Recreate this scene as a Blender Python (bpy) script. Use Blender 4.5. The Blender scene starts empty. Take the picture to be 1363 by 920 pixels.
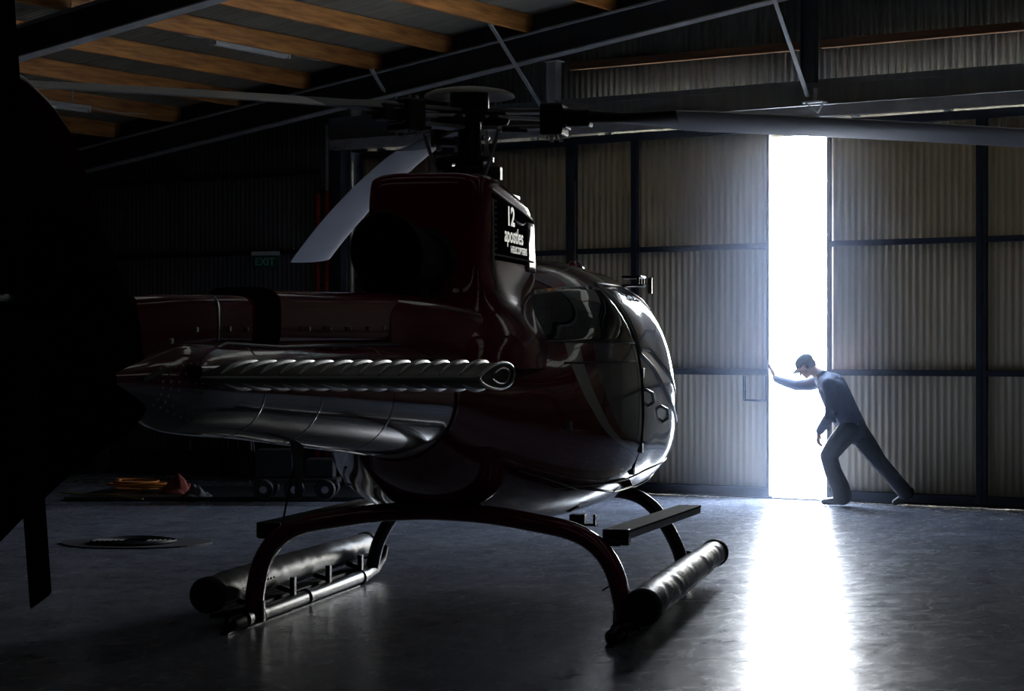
import bpy, bmesh, math, random
import numpy as np
from mathutils import Vector, Matrix, noise
random.seed(7)
C = bpy.context.scene.collection
PI = math.pi

# ---------------------------------------------------------------- camera model
F, CX, CY, H = 2700.0, 682.0, 467.0, 1.6
AL = math.radians(33.07)
SA, CA = math.sin(AL), math.cos(AL)
def cam2room(X, Z):
    return (X*CA - Z*SA, X*SA + Z*CA)
def onplane(px, py, yp):
    """room point seen at a pixel on the vertical plane y = yp"""
    u = (px-CX)/F
    Z = yp/(CA + u*SA)
    x, y = cam2room(u*Z, Z)
    return Vector((x, y, H + (CY-py)*Z/F))
def onfloor(px, py, z=0.0):
    Z = F*(H-z)/(py-CY); X = (px-CX)/F*Z
    x, y = cam2room(X, Z)
    return Vector((x, y, z))
D = 19.9           # inner face of the door wall
XL, XR, YB = -20.2, 8.0, -21.5

# ---------------------------------------------------------------- materials
def nodes(name):
    m = bpy.data.materials.new(name); m.use_nodes = True
    nt = m.node_tree
    return m, nt, nt.nodes['Principled BSDF']
def setp(b, **k):
    for n, v in k.items():
        b.inputs[n.replace('_', ' ')].default_value = v
def mat(name, col, rough=.5, metal=0, coat=0, var=.12, vscale=8, bump=0, bscale=40, stretch=(1, 1, 1), spec=.5):
    m, nt, b = nodes(name)
    tc = nt.nodes.new('ShaderNodeTexCoord'); mp = nt.nodes.new('ShaderNodeMapping')
    mp.inputs['Scale'].default_value = stretch
    nt.links.new(tc.outputs['Object'], mp.inputs[0])
    nz = nt.nodes.new('ShaderNodeTexNoise'); nz.inputs['Scale'].default_value = vscale; nz.inputs['Detail'].default_value = 5
    nt.links.new(mp.outputs[0], nz.inputs['Vector'])
    r = nt.nodes.new('ShaderNodeValToRGB')
    r.color_ramp.elements[0].position = .3; r.color_ramp.elements[1].position = .7
    r.color_ramp.elements[0].color = tuple(c*(1-var) for c in col)+(1,)
    r.color_ramp.elements[1].color = tuple(min(1, c*(1+var)) for c in col)+(1,)
    nt.links.new(nz.outputs[0], r.inputs[0]); nt.links.new(r.outputs[0], b.inputs['Base Color'])
    setp(b, Roughness=rough, Metallic=metal)
    b.inputs['Coat Weight'].default_value = coat; b.inputs['Coat Roughness'].default_value = .04
    b.inputs['Specular IOR Level'].default_value = spec
    if bump:
        n2 = nt.nodes.new('ShaderNodeTexNoise'); n2.inputs['Scale'].default_value = bscale; n2.inputs['Detail'].default_value = 6
        nt.links.new(mp.outputs[0], n2.inputs['Vector'])
        bp = nt.nodes.new('ShaderNodeBump'); bp.inputs['Strength'].default_value = bump; bp.inputs['Distance'].default_value = .02
        nt.links.new(n2.outputs[0], bp.inputs['Height']); nt.links.new(bp.outputs[0], b.inputs['Normal'])
    return m
M = {}
MAROON = (.16, .008, .036)
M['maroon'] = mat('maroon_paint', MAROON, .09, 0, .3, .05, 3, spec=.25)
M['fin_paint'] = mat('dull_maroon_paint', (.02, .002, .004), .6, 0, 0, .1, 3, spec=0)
M['rotor_black'] = mat('matt_black_paint', (.006, .006, .006), .6, 0, 0, .1, spec=0)
M['black'] = mat('black_paint', (.008, .008, .009), .35, 0, 0, .2)
M['soot'] = mat('sooty_metal', (.010, .009, .009), .6, .3, 0, .3)
M['glass'] = mat('tinted_glass', (.012, .014, .018), .04, 0, 1, .05)
M['rubber'] = mat('black_rubber', (.012, .012, .013), .6, 0, 0, .2)
M['steel'] = mat('bright_steel', (.55, .56, .58), .28, 1, 0, .1)
M['hub'] = mat('dark_hub_metal', (.03, .03, .033), .35, .6, 0, .2)
M['blade'] = mat('grey_blade_paint', (.74, .74, .76), .4, 0, 0, .06, 2)
M['blade_dark'] = mat('black_blade_root', (.015, .015, .017), .4, 0, 0, .1)
M['vinyl'] = mat('grey_vinyl', (.15, .155, .17), .45, 0, 0, .12, 6, .15, 40)
M['grip'] = mat('grit_tread', (.02, .02, .022), .8, 0, 0, .5, 120, .6, 150)
M['alu'] = mat('aluminium', (.35, .36, .38), .35, 1, 0, .08)
M['white'] = mat('white_decal', (.8, .8, .8), .4)
M['pale_stripe'] = mat('pale_decal', (.3, .3, .31), .4)
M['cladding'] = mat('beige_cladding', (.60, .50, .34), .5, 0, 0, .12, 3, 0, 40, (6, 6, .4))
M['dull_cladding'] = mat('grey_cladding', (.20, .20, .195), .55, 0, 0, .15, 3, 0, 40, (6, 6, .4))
M['dark_cladding'] = mat('unlit_cladding', (.03, .03, .032), .7, 0, 0, .15, 3)  # near-black colour stands in for unlit side and rear walls
M['shaded_cladding'] = mat('shaded_cladding', (.10, .10, .10), .7, 0, 0, .25, 3, 0, 40, (6, 6, .4))  # same wall sheets, with the shade above the doors put into the colour
M['frame'] = mat('dark_steel_frame', (.035, .04, .055), .5, .4, 0, .2)
M['rafter'] = mat('painted_steel', (.045, .05, .06), .5, .3, 0, .25, 4)
M['flange'] = mat('galvanised_steel', (.42, .41, .39), .5, .1, 0, .2, 6)
M['roofsheet'] = mat('roof_sheet', (.28, .255, .20), .5, .1, 0, .2, 5, 0, 40, (.3, 3, 1))
M['red'] = mat('red_pipe_paint', (.42, .03, .025), .5)
M['green'] = mat('green_sign', (.01, .10, .05), .4)
M['lamp'] = mat('white_lamp_enamel', (.65, .65, .60), .4)
M['skin'] = mat('skin', (.50, .27, .18), .5, 0, 0, .06, 20)
M['sweater'] = mat('navy_sweater', (.07, .09, .145), .9, 0, 0, .15, 60, .3, 200)
M['trousers'] = mat('dark_trousers', (.045, .048, .058), .85, 0, 0, .15, 40, .2, 120)
M['shirt'] = mat('pale_collar', (.45, .48, .52), .8)
M['cap'] = mat('cap_cloth', (.03, .045, .07), .85, 0, 0, .1, 60)
M['shoe'] = mat('shoe_leather', (.012, .011, .01), .3)
M['hair'] = mat('hair', (.04, .028, .02), .7)
M['cloth_red'] = mat('red_cloth', (.25, .06, .05), .85)
M['cloth_grey'] = mat('grey_cloth', (.15, .15, .15), .85)
M['orange'] = mat('orange_cable', (.45, .16, .03), .5)
M['yellow'] = mat('yellow_tape', (.4, .32, .06), .6)
M['mat'] = mat('dark_mat', (.03, .032, .035), .8)
M['apron'] = mat('apron_concrete', (.55, .55, .52), .8, 0, 0, .08, .5)
M['clutter'] = mat('workshop_black', (.02, .02, .022), .4)
M['panelboard'] = mat('pale_board', (.2, .2, .19), .6)

def wood():
    m, nt, b = nodes('orange_timber')
    tc = nt.nodes.new('ShaderNodeTexCoord'); mp = nt.nodes.new('ShaderNodeMapping'); mp.inputs['Scale'].default_value = (5, .45, 5)
    nz = nt.nodes.new('ShaderNodeTexNoise'); nz.inputs['Scale'].default_value = 4; nz.inputs['Detail'].default_value = 8
    nt.links.new(tc.outputs['Object'], mp.inputs[0]); nt.links.new(mp.outputs[0], nz.inputs['Vector'])
    r = nt.nodes.new('ShaderNodeValToRGB')
    r.color_ramp.elements[0].position = .32; r.color_ramp.elements[0].color = (.24, .075, .012, 1)
    r.color_ramp.elements[1].position = .66; r.color_ramp.elements[1].color = (.66, .27, .055, 1)
    nt.links.new(nz.outputs[0], r.inputs[0])
    # knots
    vo = nt.nodes.new('ShaderNodeTexVoronoi'); vo.inputs['Scale'].default_value = 1.6
    mp2 = nt.nodes.new('ShaderNodeMapping'); mp2.inputs['Scale'].default_value = (1.5, .8, 2.6)
    nt.links.new(tc.outputs['Object'], mp2.inputs[0]); nt.links.new(mp2.outputs[0], vo.inputs['Vector'])
    r2 = nt.nodes.new('ShaderNodeValToRGB'); r2.color_ramp.elements[0].position = .05; r2.color_ramp.elements[0].color = (.12, .06, .03, 1)
    r2.color_ramp.elements[1].position = .13; r2.color_ramp.elements[1].color = (1, 1, 1, 1)
    nt.links.new(vo.outputs['Distance'], r2.inputs[0])
    mx = nt.nodes.new('ShaderNodeMix'); mx.data_type = 'RGBA'; mx.blend_type = 'MULTIPLY'; mx.inputs[0].default_value = 1
    nt.links.new(r.outputs[0], mx.inputs[6]); nt.links.new(r2.outputs[0], mx.inputs[7])
    nt.links.new(mx.outputs[2], b.inputs['Base Color']); setp(b, Roughness=.6)
    return m
M['wood'] = wood()
M['dark_wood'] = mat('dark_timber', (.16, .075, .035), .7, 0, 0, .3, 4, stretch=(.4, 5, 5))  # darker, browner timber tone than the purlins

def floor_mat():
    m, nt, b = nodes('polished_concrete')
    L = nt.links.new
    tc = nt.nodes.new('ShaderNodeTexCoord')
    def nz(scale, detail, st=(1, 1, 1), rot=0, dist=0):
        mp = nt.nodes.new('ShaderNodeMapping'); mp.inputs['Scale'].default_value = st; mp.inputs['Rotation'].default_value = (0, 0, rot)
        L(tc.outputs['Object'], mp.inputs[0])
        n = nt.nodes.new('ShaderNodeTexNoise'); n.inputs['Scale'].default_value = scale; n.inputs['Detail'].default_value = detail
        n.inputs['Distortion'].default_value = dist
        L(mp.outputs[0], n.inputs['Vector']); return n
    a = nz(.8, 12, (1, 1, 1), 0, .8); c = nz(4.0, 12, (1, 1, 1), .3, 1.2); d = nz(5, 12, (1, .6, 1), .5, 1.5)
    for q in (a, c, d): q.inputs['Roughness'].default_value = .68
    r = nt.nodes.new('ShaderNodeValToRGB')
    r.color_ramp.elements[0].position = .30; r.color_ramp.elements[0].color = (.075, .082, .105, 1)
    r.color_ramp.elements[1].position = .70; r.color_ramp.elements[1].color = (.32, .345, .41, 1)
    ad = nt.nodes.new('ShaderNodeMath'); ad.operation = 'MULTIPLY_ADD'; ad.inputs[1].default_value = .45
    ml = nt.nodes.new('ShaderNodeMath'); ml.operation = 'MULTIPLY'; ml.inputs[1].default_value = .55
    L(c.outputs[0], ml.inputs[0]); L(a.outputs[0], ad.inputs[0]); L(ml.outputs[0], ad.inputs[2])
    L(ad.outputs[0], r.inputs[0]); L(r.outputs[0], b.inputs['Base Color'])
    rr = nt.nodes.new('ShaderNodeMapRange'); rr.inputs[1].default_value = .32; rr.inputs[2].default_value = .68
    rr.inputs[3].default_value = .20; rr.inputs[4].default_value = .31; b.inputs['Specular IOR Level'].default_value = .3
    L(d.outputs[0], rr.inputs[0]); L(rr.outputs[0], b.inputs['Roughness'])
    bp = nt.nodes.new('ShaderNodeBump'); bp.inputs['Strength'].default_value = .07; bp.inputs['Distance'].default_value = .02
    e = nz(7, 12, (1, .8, 1), .35, .8)
    L(e.outputs[0], bp.inputs['Height']); L(bp.outputs[0], b.inputs['Normal'])
    return m
M['floor'] = floor_mat()

# ---------------------------------------------------------------- mesh builder
class MB:
    def __init__(s): s.v = []; s.f = []; s.mi = []; s.cur = 0
    def add(s, vs, fs):
        o = len(s.v); s.v += [tuple(v) for v in vs]
        s.f += [tuple(i+o for i in f) for f in fs]; s.mi += [s.cur]*len(fs); return s
    def box(s, a, b, mtx=None):
        x0, y0, z0 = a; x1, y1, z1 = b
        vs = [Vector(p) for p in ((x0,y0,z0),(x1,y0,z0),(x1,y1,z0),(x0,y1,z0),(x0,y0,z1),(x1,y0,z1),(x1,y1,z1),(x0,y1,z1))]
        if mtx: vs = [mtx @ v for v in vs]
        return s.add(vs, [(0,3,2,1),(4,5,6,7),(0,1,5,4),(1,2,6,5),(2,3,7,6),(3,0,4,7)])
    def bar(s, p, q, w, h, up=(0, 0, 1)):
        p, q = Vector(p), Vector(q); d = (q-p).normalized(); r = d.cross(Vector(up)).normalized(); u = r.cross(d)
        vs = [c + r*a*w/2 + u*b*h/2 for c in (p, q) for a, b in ((-1,-1),(1,-1),(1,1),(-1,1))]
        return s.add(vs, [(0,1,2,3),(7,6,5,4),(0,4,5,1),(1,5,6,2),(2,6,7,3),(3,7,4,0)])
    def rings(s, rings, cap=True, closed=True):
        n = len(rings[0]); o = [v for r in rings for v in r]; fs = []
        for i in range(len(rings)-1):
            for j in range(n if closed else n-1):
                k = (j+1) % n
                fs.append((i*n+j, i*n+k, (i+1)*n+k, (i+1)*n+j))
        if cap and closed:
            fs.append(tuple(range(n))[::-1]); fs.append(tuple((len(rings)-1)*n+j for j in range(n)))
        return s.add(o, fs)
    def tube(s, pts, rad, n=16, cap=True, sy=1.0, up=None):
        pts = [Vector(p) for p in pts]; rad = rad if isinstance(rad, (list, tuple)) else [rad]*len(pts)
        rs = []; pu = Vector(up) if up else None
        for i, p in enumerate(pts):
            t = (pts[min(i+1, len(pts)-1)] - pts[max(i-1, 0)]).normalized()
            if pu is None: pu = Vector((0, 0, 1)) if abs(t.z) < .9 else Vector((1, 0, 0))
            a = t.cross(pu).normalized(); b = a.cross(t).normalized()
            if up is None: pu = b
            rs.append([p + a*math.cos(2*PI*j/n)*rad[i]*sy + b*math.sin(2*PI*j/n)*rad[i] for j in range(n)])
        return s.rings(rs, cap)
    def ball(s, c, r, n=12, m=8, mtx=None):
        r = Vector(r) if not isinstance(r, (int, float)) else Vector((r, r, r))
        vs = []; fs = []
        for i in range(m+1):
            th = PI*i/m
            for j in range(n):
                ph = 2*PI*j/n
                v = Vector((r.x*math.sin(th)*math.cos(ph), r.y*math.sin(th)*math.sin(ph), r.z*math.cos(th)))
                if mtx: v = mtx @ v
                vs.append(Vector(c)+v)
        for i in range(m):
            for j in range(n):
                k = (j+1) % n
                fs.append((i*n+j, (i+1)*n+j, (i+1)*n+k, i*n+k))
        return s.add(vs, fs)
    def capsule(s, p, q, r0, r1, n=14):
        p, q = Vector(p), Vector(q); L = (q-p).length; d = (q-p).normalized() if L > 1e-6 else Vector((0, 0, 1))
        pts = []; rs = []
        for k in range(5, 0, -1):
            a = PI/2*k/5.001; pts.append(p - d*r0*math.sin(a)); rs.append(max(r0*math.cos(a), 1e-4))
        pts.append(p); rs.append(r0); pts.append(q); rs.append(r1)
        for k in range(1, 6):
            a = PI/2*k/5.001; pts.append(q + d*r1*math.sin(a)); rs.append(max(r1*math.cos(a), 1e-4))
        a = d.cross(Vector((.31, .9, .17))).normalized(); b = a.cross(d).normalized()
        return s.rings([[c + a*math.cos(2*PI*j/n)*r + b*math.sin(2*PI*j/n)*r for j in range(n)] for c, r in zip(pts, rs)])
    def prism(s, poly, y0, y1, axis='y'):
        n = len(poly)
        def P(a, b, c): return (a, c, b) if axis == 'y' else ((c, a, b) if axis == 'x' else (a, b, c))
        vs = [P(a, b, y0) for a, b in poly] + [P(a, b, y1) for a, b in poly]
        return s.add(vs, [tuple(range(n)), tuple(range(2*n-1, n-1, -1))] + [(i, i+n, (i+1) % n+n, (i+1) % n) for i in range(n)])
    def build(s, name, mats, parent=None, smooth=False, bevel=0, angle=35, recalc=True):
        me = bpy.data.meshes.new(name); me.from_pydata(s.v, [], s.f)
        mats = mats if isinstance(mats, (list, tuple)) else [mats]
        for m in mats: me.materials.append(M[m] if isinstance(m, str) else m)
        for p, i in zip(me.polygons, s.mi): p.material_index = i
        bm = bmesh.new(); bm.from_mesh(me)
        bmesh.ops.remove_doubles(bm, verts=bm.verts, dist=1e-6)
        if recalc: bmesh.ops.recalc_face_normals(bm, faces=bm.faces)
        if smooth:
            for f in bm.faces: f.smooth = True
            for e in bm.edges:
                if len(e.link_faces) == 2 and e.calc_face_angle(0) > math.radians(angle): e.smooth = False
        bm.to_mesh(me); bm.free()
        o = bpy.data.objects.new(name, me); C.objects.link(o)
        if parent: o.parent = parent
        if bevel:
            b = o.modifiers.new('bevel', 'BEVEL'); b.width = bevel; b.segments = 2; b.limit_method = 'ANGLE'
        return o
def tag(o, label=None, cat=None, group=None, kind=None):
    if label: o['label'] = label
    if cat: o['category'] = cat
    if group: o['group'] = group
    if kind: o['kind'] = kind
    return o
def struct(o): o['kind'] = 'structure'; return o
def empty(name, loc=(0, 0, 0), rz=0):
    o = bpy.data.objects.new(name, None); C.objects.link(o); o.location = loc; o.rotation_euler = (0, 0, rz)
    o.empty_display_size = .2; return o
def copy_tree(o, parent=None):
    c = o.copy(); C.objects.link(c); c.parent = parent
    for ch in [k for k in bpy.data.objects if k.parent == o]: copy_tree(ch, c)
    return c
def text_mesh(txt, size, depth=.001, bold=0, squash=1.0):
    cu = bpy.data.curves.new('t', 'FONT'); cu.body = txt; cu.size = size; cu.extrude = depth; cu.align_x = 'LEFT'; cu.offset = bold
    o = bpy.data.objects.new('t', cu); C.objects.link(o)
    dg = bpy.context.evaluated_depsgraph_get(); dg.update()
    me = bpy.data.meshes.new_from_object(o.evaluated_get(dg))
    bpy.data.objects.remove(o); bpy.data.curves.remove(cu)
    mb = MB(); mb.add([(v.co.x*squash, v.co.y, v.co.z) for v in me.vertices], [tuple(p.vertices) for p in me.polygons])
    return mb

# ================================================================= THE HANGAR
def slope(x):   # top of the rafters
    return 4.84 + .131*(x+15.15) if x < -5.0 else 4.84 + .131*10.15 - .131*(x+5.0)
def flr():
    mb = MB(); mb.add([(XL-1, YB-1, 0), (XR+1, YB-1, 0), (XR+1, D+.35, 0), (XL-1, D+.35, 0)], [(0, 1, 2, 3)])
    mb.add([(XL-1, YB-1, -.2), (XR+1, YB-1, -.2), (XR+1, D+.35, -.2), (XL-1, D+.35, -.2)], [(3, 2, 1, 0)])
    return struct(mb.build('floor', 'floor'))
flr()
g = MB(); g.add([(-70, D+.35, -.02), (60, D+.35, -.02), (60, 90, -.02), (-70, 90, -.02)], [(0, 1, 2, 3)])
struct(g.build('ground', 'apron'))

def corr_wall(name, x0, x1, y, z0, ztop, m, pitch=.076, amp=.009, kind=True, parent=None, thick=.0):
    """vertical corrugated sheet on plane y, wave along x; ztop may be a function"""
    n = int((x1-x0)/pitch*8); mb = MB(); vs = []
    for i in range(n+1):
        x = x0+(x1-x0)*i/n; yy = y + amp*math.sin(2*PI*x/pitch)
        zt = ztop(x) if callable(ztop) else ztop
        vs += [(x, yy, z0), (x, yy, zt)]
    mb.add(vs, [(2*i, 2*i+2, 2*i+3, 2*i+1) for i in range(n)])
    o = mb.build(name, m, parent, smooth=True, angle=80, recalc=False)
    so = o.modifiers.new('t', 'SOLIDIFY'); so.thickness = .002; so.offset = 0
    if kind and parent is None: struct(o)
    return o
OP_L = onplane(466, 300, D).x        # left edge of the door opening
OP_T = 4.12
roofz = lambda x: slope(x)+.22
# gable wall: left of the opening and above it
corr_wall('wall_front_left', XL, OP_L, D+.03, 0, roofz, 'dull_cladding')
corr_wall('wall_front_top', OP_L, XR, D+.16, OP_T, roofz, 'shaded_cladding')
# side and rear walls
def wall_y(name, x, m):
    mb = MB(); n = int((D-YB)/.3); vs = []
    mb.box((x-.05 if x < 0 else x, YB, 0), (x if x < 0 else x+.05, D+.1, roofz(x)))
    return struct(mb.build(name, m))
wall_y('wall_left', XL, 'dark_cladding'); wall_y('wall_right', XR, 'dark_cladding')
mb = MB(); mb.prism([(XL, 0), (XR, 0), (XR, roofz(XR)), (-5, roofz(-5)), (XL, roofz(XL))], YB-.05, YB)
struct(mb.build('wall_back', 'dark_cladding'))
# solid blocking skin outside the gable sheet so no light leaks
mb = MB(); mb.prism([(XL, 3.93), (XR, 3.93), (XR, roofz(XR)), (-5, roofz(-5)), (XL, roofz(XL))], D+.20, D+.24)
mb.box((XL, D+.20, 0), (OP_L+.12, D+.24, OP_T)); struct(mb.build('wall_front_light_block', 'dull_cladding'))
# roof sheets, corrugations running up the slope
def roof():
    mb = MB(); pitch = .076; y0, y1 = YB-.05, D+.35
    def strip(xa, xb, ya, yb):
        n = max(2, int((yb-ya)/pitch*6)); vs = []
        for i in range(n+1):
            y = ya+(yb-ya)*i/n; dz = .009*math.sin(2*PI*y/pitch)
            vs += [(xa, y, slope(xa)+.21+dz), (xb, y, slope(xb)+.21+dz)]
        mb.add(vs, [(2*i, 2*i+1, 2*i+3, 2*i+2) for i in range(n)])
        z0, z1 = slope(xa)+.24, slope(xb)+.24
        mb.add([(xa, ya, z0), (xb, ya, z1), (xb, yb, z1), (xa, yb, z0)], [(0, 1, 2, 3)])
    for xa, xb in ((XL-.1, -5.0), (-5.0, XR+.1)):
        sk = sorted([q for q in SKY if xa <= q[0] < xb], key=lambda q: q[2]); y = y0
        for (sa, sb, yc) in sk:
            strip(xa, xb, y, yc-.40); strip(xa, sa, yc-.40, yc+.40); strip(sb, xb, yc-.40, yc+.40); y = yc+.40
        strip(xa, xb, y, y1)
    return struct(mb.build('ceiling', 'roofsheet', smooth=True, angle=80))
SKY = [(-9.9, -5.4, y) for y in (17.0, 11.9, 6.8, 1.7)] + [(-4.5, 4.0, y) for y in (17.0, 11.9, 6.8)]  # unseen roof skylights, added to raise the fill light
def translucent():
    m = bpy.data.materials.new('skylight_fill_sheet'); m.use_nodes = True; nt = m.node_tree; nt.nodes.remove(nt.nodes['Principled BSDF'])
    t = nt.nodes.new('ShaderNodeBsdfTranslucent'); nz = nt.nodes.new('ShaderNodeTexNoise'); nz.inputs['Scale'].default_value = 1.5; nz.inputs['Detail'].default_value = 6
    r = nt.nodes.new('ShaderNodeValToRGB'); k = SKYT
    r.color_ramp.elements[0].position = .3; r.color_ramp.elements[0].color = (.7*k, .6*k, .42*k, 1); r.color_ramp.elements[1].position = .7; r.color_ramp.elements[1].color = (k, .88*k, .66*k, 1)
    nt.links.new(nz.outputs[0], r.inputs[0]); nt.links.new(r.outputs[0], t.inputs[0]); nt.links.new(t.outputs[0], nt.nodes['Material Output'].inputs[0]); return m
SKYT = .0075
M['skylight_fill'] = translucent()
roof()
for k, (xa, xb, y) in enumerate(SKY):
    mb = MB(); mb.add([(xa, y-.42, slope(xa)+.215), (xb, y-.42, slope(xb)+.215), (xb, y+.42, slope(xb)+.215), (xa, y+.42, slope(xa)+.215)], [(0, 1, 2, 3)])
    struct(mb.build('window_%d' % (k+1), 'skylight_fill'))

RY = [19.4, 14.3, 9.2, 4.1, -1.0, -6.1, -11.2, -16.3]
rl = ['dark steel rafter nearest the sliding doors', 'second steel rafter from the sliding doors, crossing the top left corner']
for i, y in enumerate(RY):
    t = empty('steel_rafter', (0, y, 0))
    tag(t, rl[i] if i < 2 else 'dark steel rafter overhead behind the camera, number out of view', 'beam', 'steel rafters under the roof')
    web = MB(); fl = MB(); tf = MB()
    for xa, xb in ((XL+.02, -5.0), (-5.0, XR-.02)):
        za, zb = slope(xa), slope(xb)
        web.prism([(xa, za-.31), (xb, zb-.31), (xb, zb-.012), (xa, za-.012)], -.006, .006)
        fl.prism([(xa, za-.325), (xb, zb-.325), (xb, zb-.31), (xa, za-.31)], -.085, .085)
        tf.prism([(xa, za-.012), (xb, zb-.012), (xb, zb), (xa, za)], -.085, .085)
    web.build('web', 'rafter', t); fl.build('bottom_flange', 'flange', t); tf.build('top_flange', 'flange', t)
    if i == 0:
        RAF = t; pk = MB()
        for xa, xb in ((XL+.02, -5.0), (-5.0, XR-.02)): pk.prism([(xa, slope(xa)+.001), (xb, slope(xb)+.001), (xb, slope(xb)+.198), (xa, slope(xa)+.198)], .012, .04)
        pk.build('light_block_strip', 'rafter', t)  # dark strip added to stop light showing above the rafter
    if i > 1: del t['label']; t['label'] = 'dark steel rafter overhead, behind the second one from the doors'
    for xx in (XL+.15, XR-.15):
        mb = MB(); z1 = slope(xx)-.32
        mb.box((xx-.1, -.008, 0), (xx+.1, .008, z1)); mb.box((xx-.11, -.08, 0), (xx-.098, .08, z1)); mb.box((xx+.098, -.08, 0), (xx+.11, .08, z1))
        mb.build('column', 'rafter', t)
# timber purlins, one per bay line
PX = [-19.7+1.05*k for k in range(14)] + [-4.2+1.05*k for k in range(12)]
PX = [x - .04 for x in PX]
ordn = {}
vis = [(-11.28, 'first'), (-12.38, 'second'), (-13.49, 'third'), (-14.5, 'fourth'), (-15.59, 'fifth'), (-16.65, 'sixth'), (-17.7, 'seventh'), (-18.75, 'eighth'), (-19.7, 'ninth'), (-10.2, '')]
allp = [v[0] for v in vis] + [-9.1, -8.0, -6.9, -5.8, -4.2, -3, -1.8, -.6, .6, 1.8, 3, 4.2, 5.4, 6.6]
nm = dict(vis)
bays = [(14.3, 19.4), (9.2, 14.3), (4.1, 9.2), (-1.0, 4.1), (-6.1, -1.0), (YB, -6.1)]
pid = 0
for bi, (ya, yb) in enumerate(bays):
    for x in allp:
        mb = MB(); L = (yb-ya-.01)/2
        mb.box((-.024, -L, 0), (.024, L, .2))
        o = mb.build('roof_purlin', 'wood', bevel=.004)
        o.location = (x, (ya+yb)/2, slope(x)+.001)
        if bi == 0 and nm.get(x):
            lab = 'knotty orange timber purlin between first two rafters, %s counted from the upper right' % nm[x]
        elif bi == 0:
            lab = 'timber roof purlin between first two rafters, to the right past the frame top'
        else:
            lab = 'timber roof purlin overhead on the camera side of the second rafter'
        tag(o, lab, 'roof purlin', 'timber roof purlins')
# conduit clipped along the first rafter
mb = MB(); mb.tube([(x, 19.28, slope(x)-.03) for x in (-20, -15, -10, -5.2)], .017, 10)
cdt = mb.build('conduit', 'flange', smooth=True); cdt.parent = RAF; cdt.location = (0, -19.4, 0)

# posts of the end wall, from rafter down to the door header
def post(px, w, label, ztop=None, z0=4.42, y=19.62):
    p = onplane(px, 100, y); z1 = slope(p.x)-.325
    mb = MB(); mb.box((-w/2, -.006, z0), (w/2, .006, z1)); mb.box((-w/2, -.06, z0), (-w/2+.01, .06, z1)); mb.box((w/2-.01, -.06, z0), (w/2, .06, z1))
    mb.box((-w/2-.03, -.08, z1-.012), (w/2+.03, .08, z1))
    o = mb.build('wall_post', 'flange' if px < 900 else 'rafter'); o.location = (p.x, y, 0)
    return tag(o, label, 'post')
post(737, .13, 'short pale steel post between rafter and door header above the cabin')
post(1077, .16, 'dark steel post above the bright door gap')
# diagonal braces
def brace(a, b, label, r=.022):
    mb = MB(); mb.bar(a, b, r*2, .012); mb.bar(Vector(a)+Vector((0, .02, 0)), Vector(b)+Vector((0, .02, 0)), .008, r*2)
    return tag(mb.build('diagonal_brace', 'flange'), label, 'brace')
brace(onplane(648, 26, 18.6), onplane(722, 145, 19.55), 'pale diagonal steel brace dropping behind the rotor hub')
brace(onplane(1029, -6, 18.6), onplane(1075, 128, 19.55), 'pale diagonal steel brace ending just above the bright door gap')
brace(onplane(494, 92, 18.9), onplane(511, 121, 19.35), 'short dark brace under the rafter left of the rotor dish')
# timber girts on the gable wall
def girt(xa, xb, z, label, y=D+.09, m='dark_wood', h=.09):
    mb = MB(); L = (xb-xa)/2; mb.box((-L, -.04, -h/2), (L, .04, h/2)); o = mb.build('wall_girt', m, bevel=.003); o.location = ((xa+xb)/2, y, z)
    return tag(o, label, 'wall girt')
gz = onplane(903, 76, D+.09).z
px1 = onplane(1077, 60, D).x
girt(onplane(745, 60, D).x+.1, px1-.1, gz, 'timber girt on the gable wall left of the post above the gap')
girt(px1+.1, XR-.1, gz, 'timber girt on the gable wall right of the post above the gap')
girt(XL+.2, OP_L-.5, onplane(400, 231, D).z, 'upper dark girt on the dim wall left of the doors', D-.02, 'frame', .05)
girt(XL+.2, OP_L-.5, onplane(400, 335, D).z, 'lower dark girt on the dim wall left of the doors', D-.02, 'frame', .06)

# door header beam and hanging track
mb = MB(); mb.box((OP_L-.2, D-.16, 4.20), (XR-.1, D+.02, 4.42)); mb.box((OP_L-.2, D-.17, 4.40), (XR-.1, D-.15, 4.47))
tag(mb.build('door_header_beam', 'dull_cladding', bevel=.004), 'dark steel header beam spanning above the sliding doors', 'beam')
mb = MB()
mb.box((OP_L-.1, D-.28, 4.17), (XR-.2, D-.17, 4.18)); mb.box((OP_L-.1, D-.285, 4.06), (XR-.2, D-.275, 4.18)); mb.box((OP_L-.1, D-.18, 4.06), (XR-.2, D-.17, 4.18))
tag(mb.build('door_track_rail', 'flange'), 'pale galvanised track channel the hangar doors hang from', 'door track')
# bracket with roller gear over the gap
bp = onplane(1085, 134, D-.42)
mb = MB(); mb.box((-.14, -.03, -.02), (.10, .10, .0)); mb.bar((-.12, 0, -.01), (.02, .02, -.12), .04, .012); mb.bar((.1, 0, -.01), (.02, .02, -.12), .03, .012)
mb.box((-.02, 0, -.01), (.02, .05, .13))
o = mb.build('track_bracket', 'flange', bevel=.002); o.location = bp
tag(o, 'small bright steel bracket at the foot of the brace above the gap', 'bracket')

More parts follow.
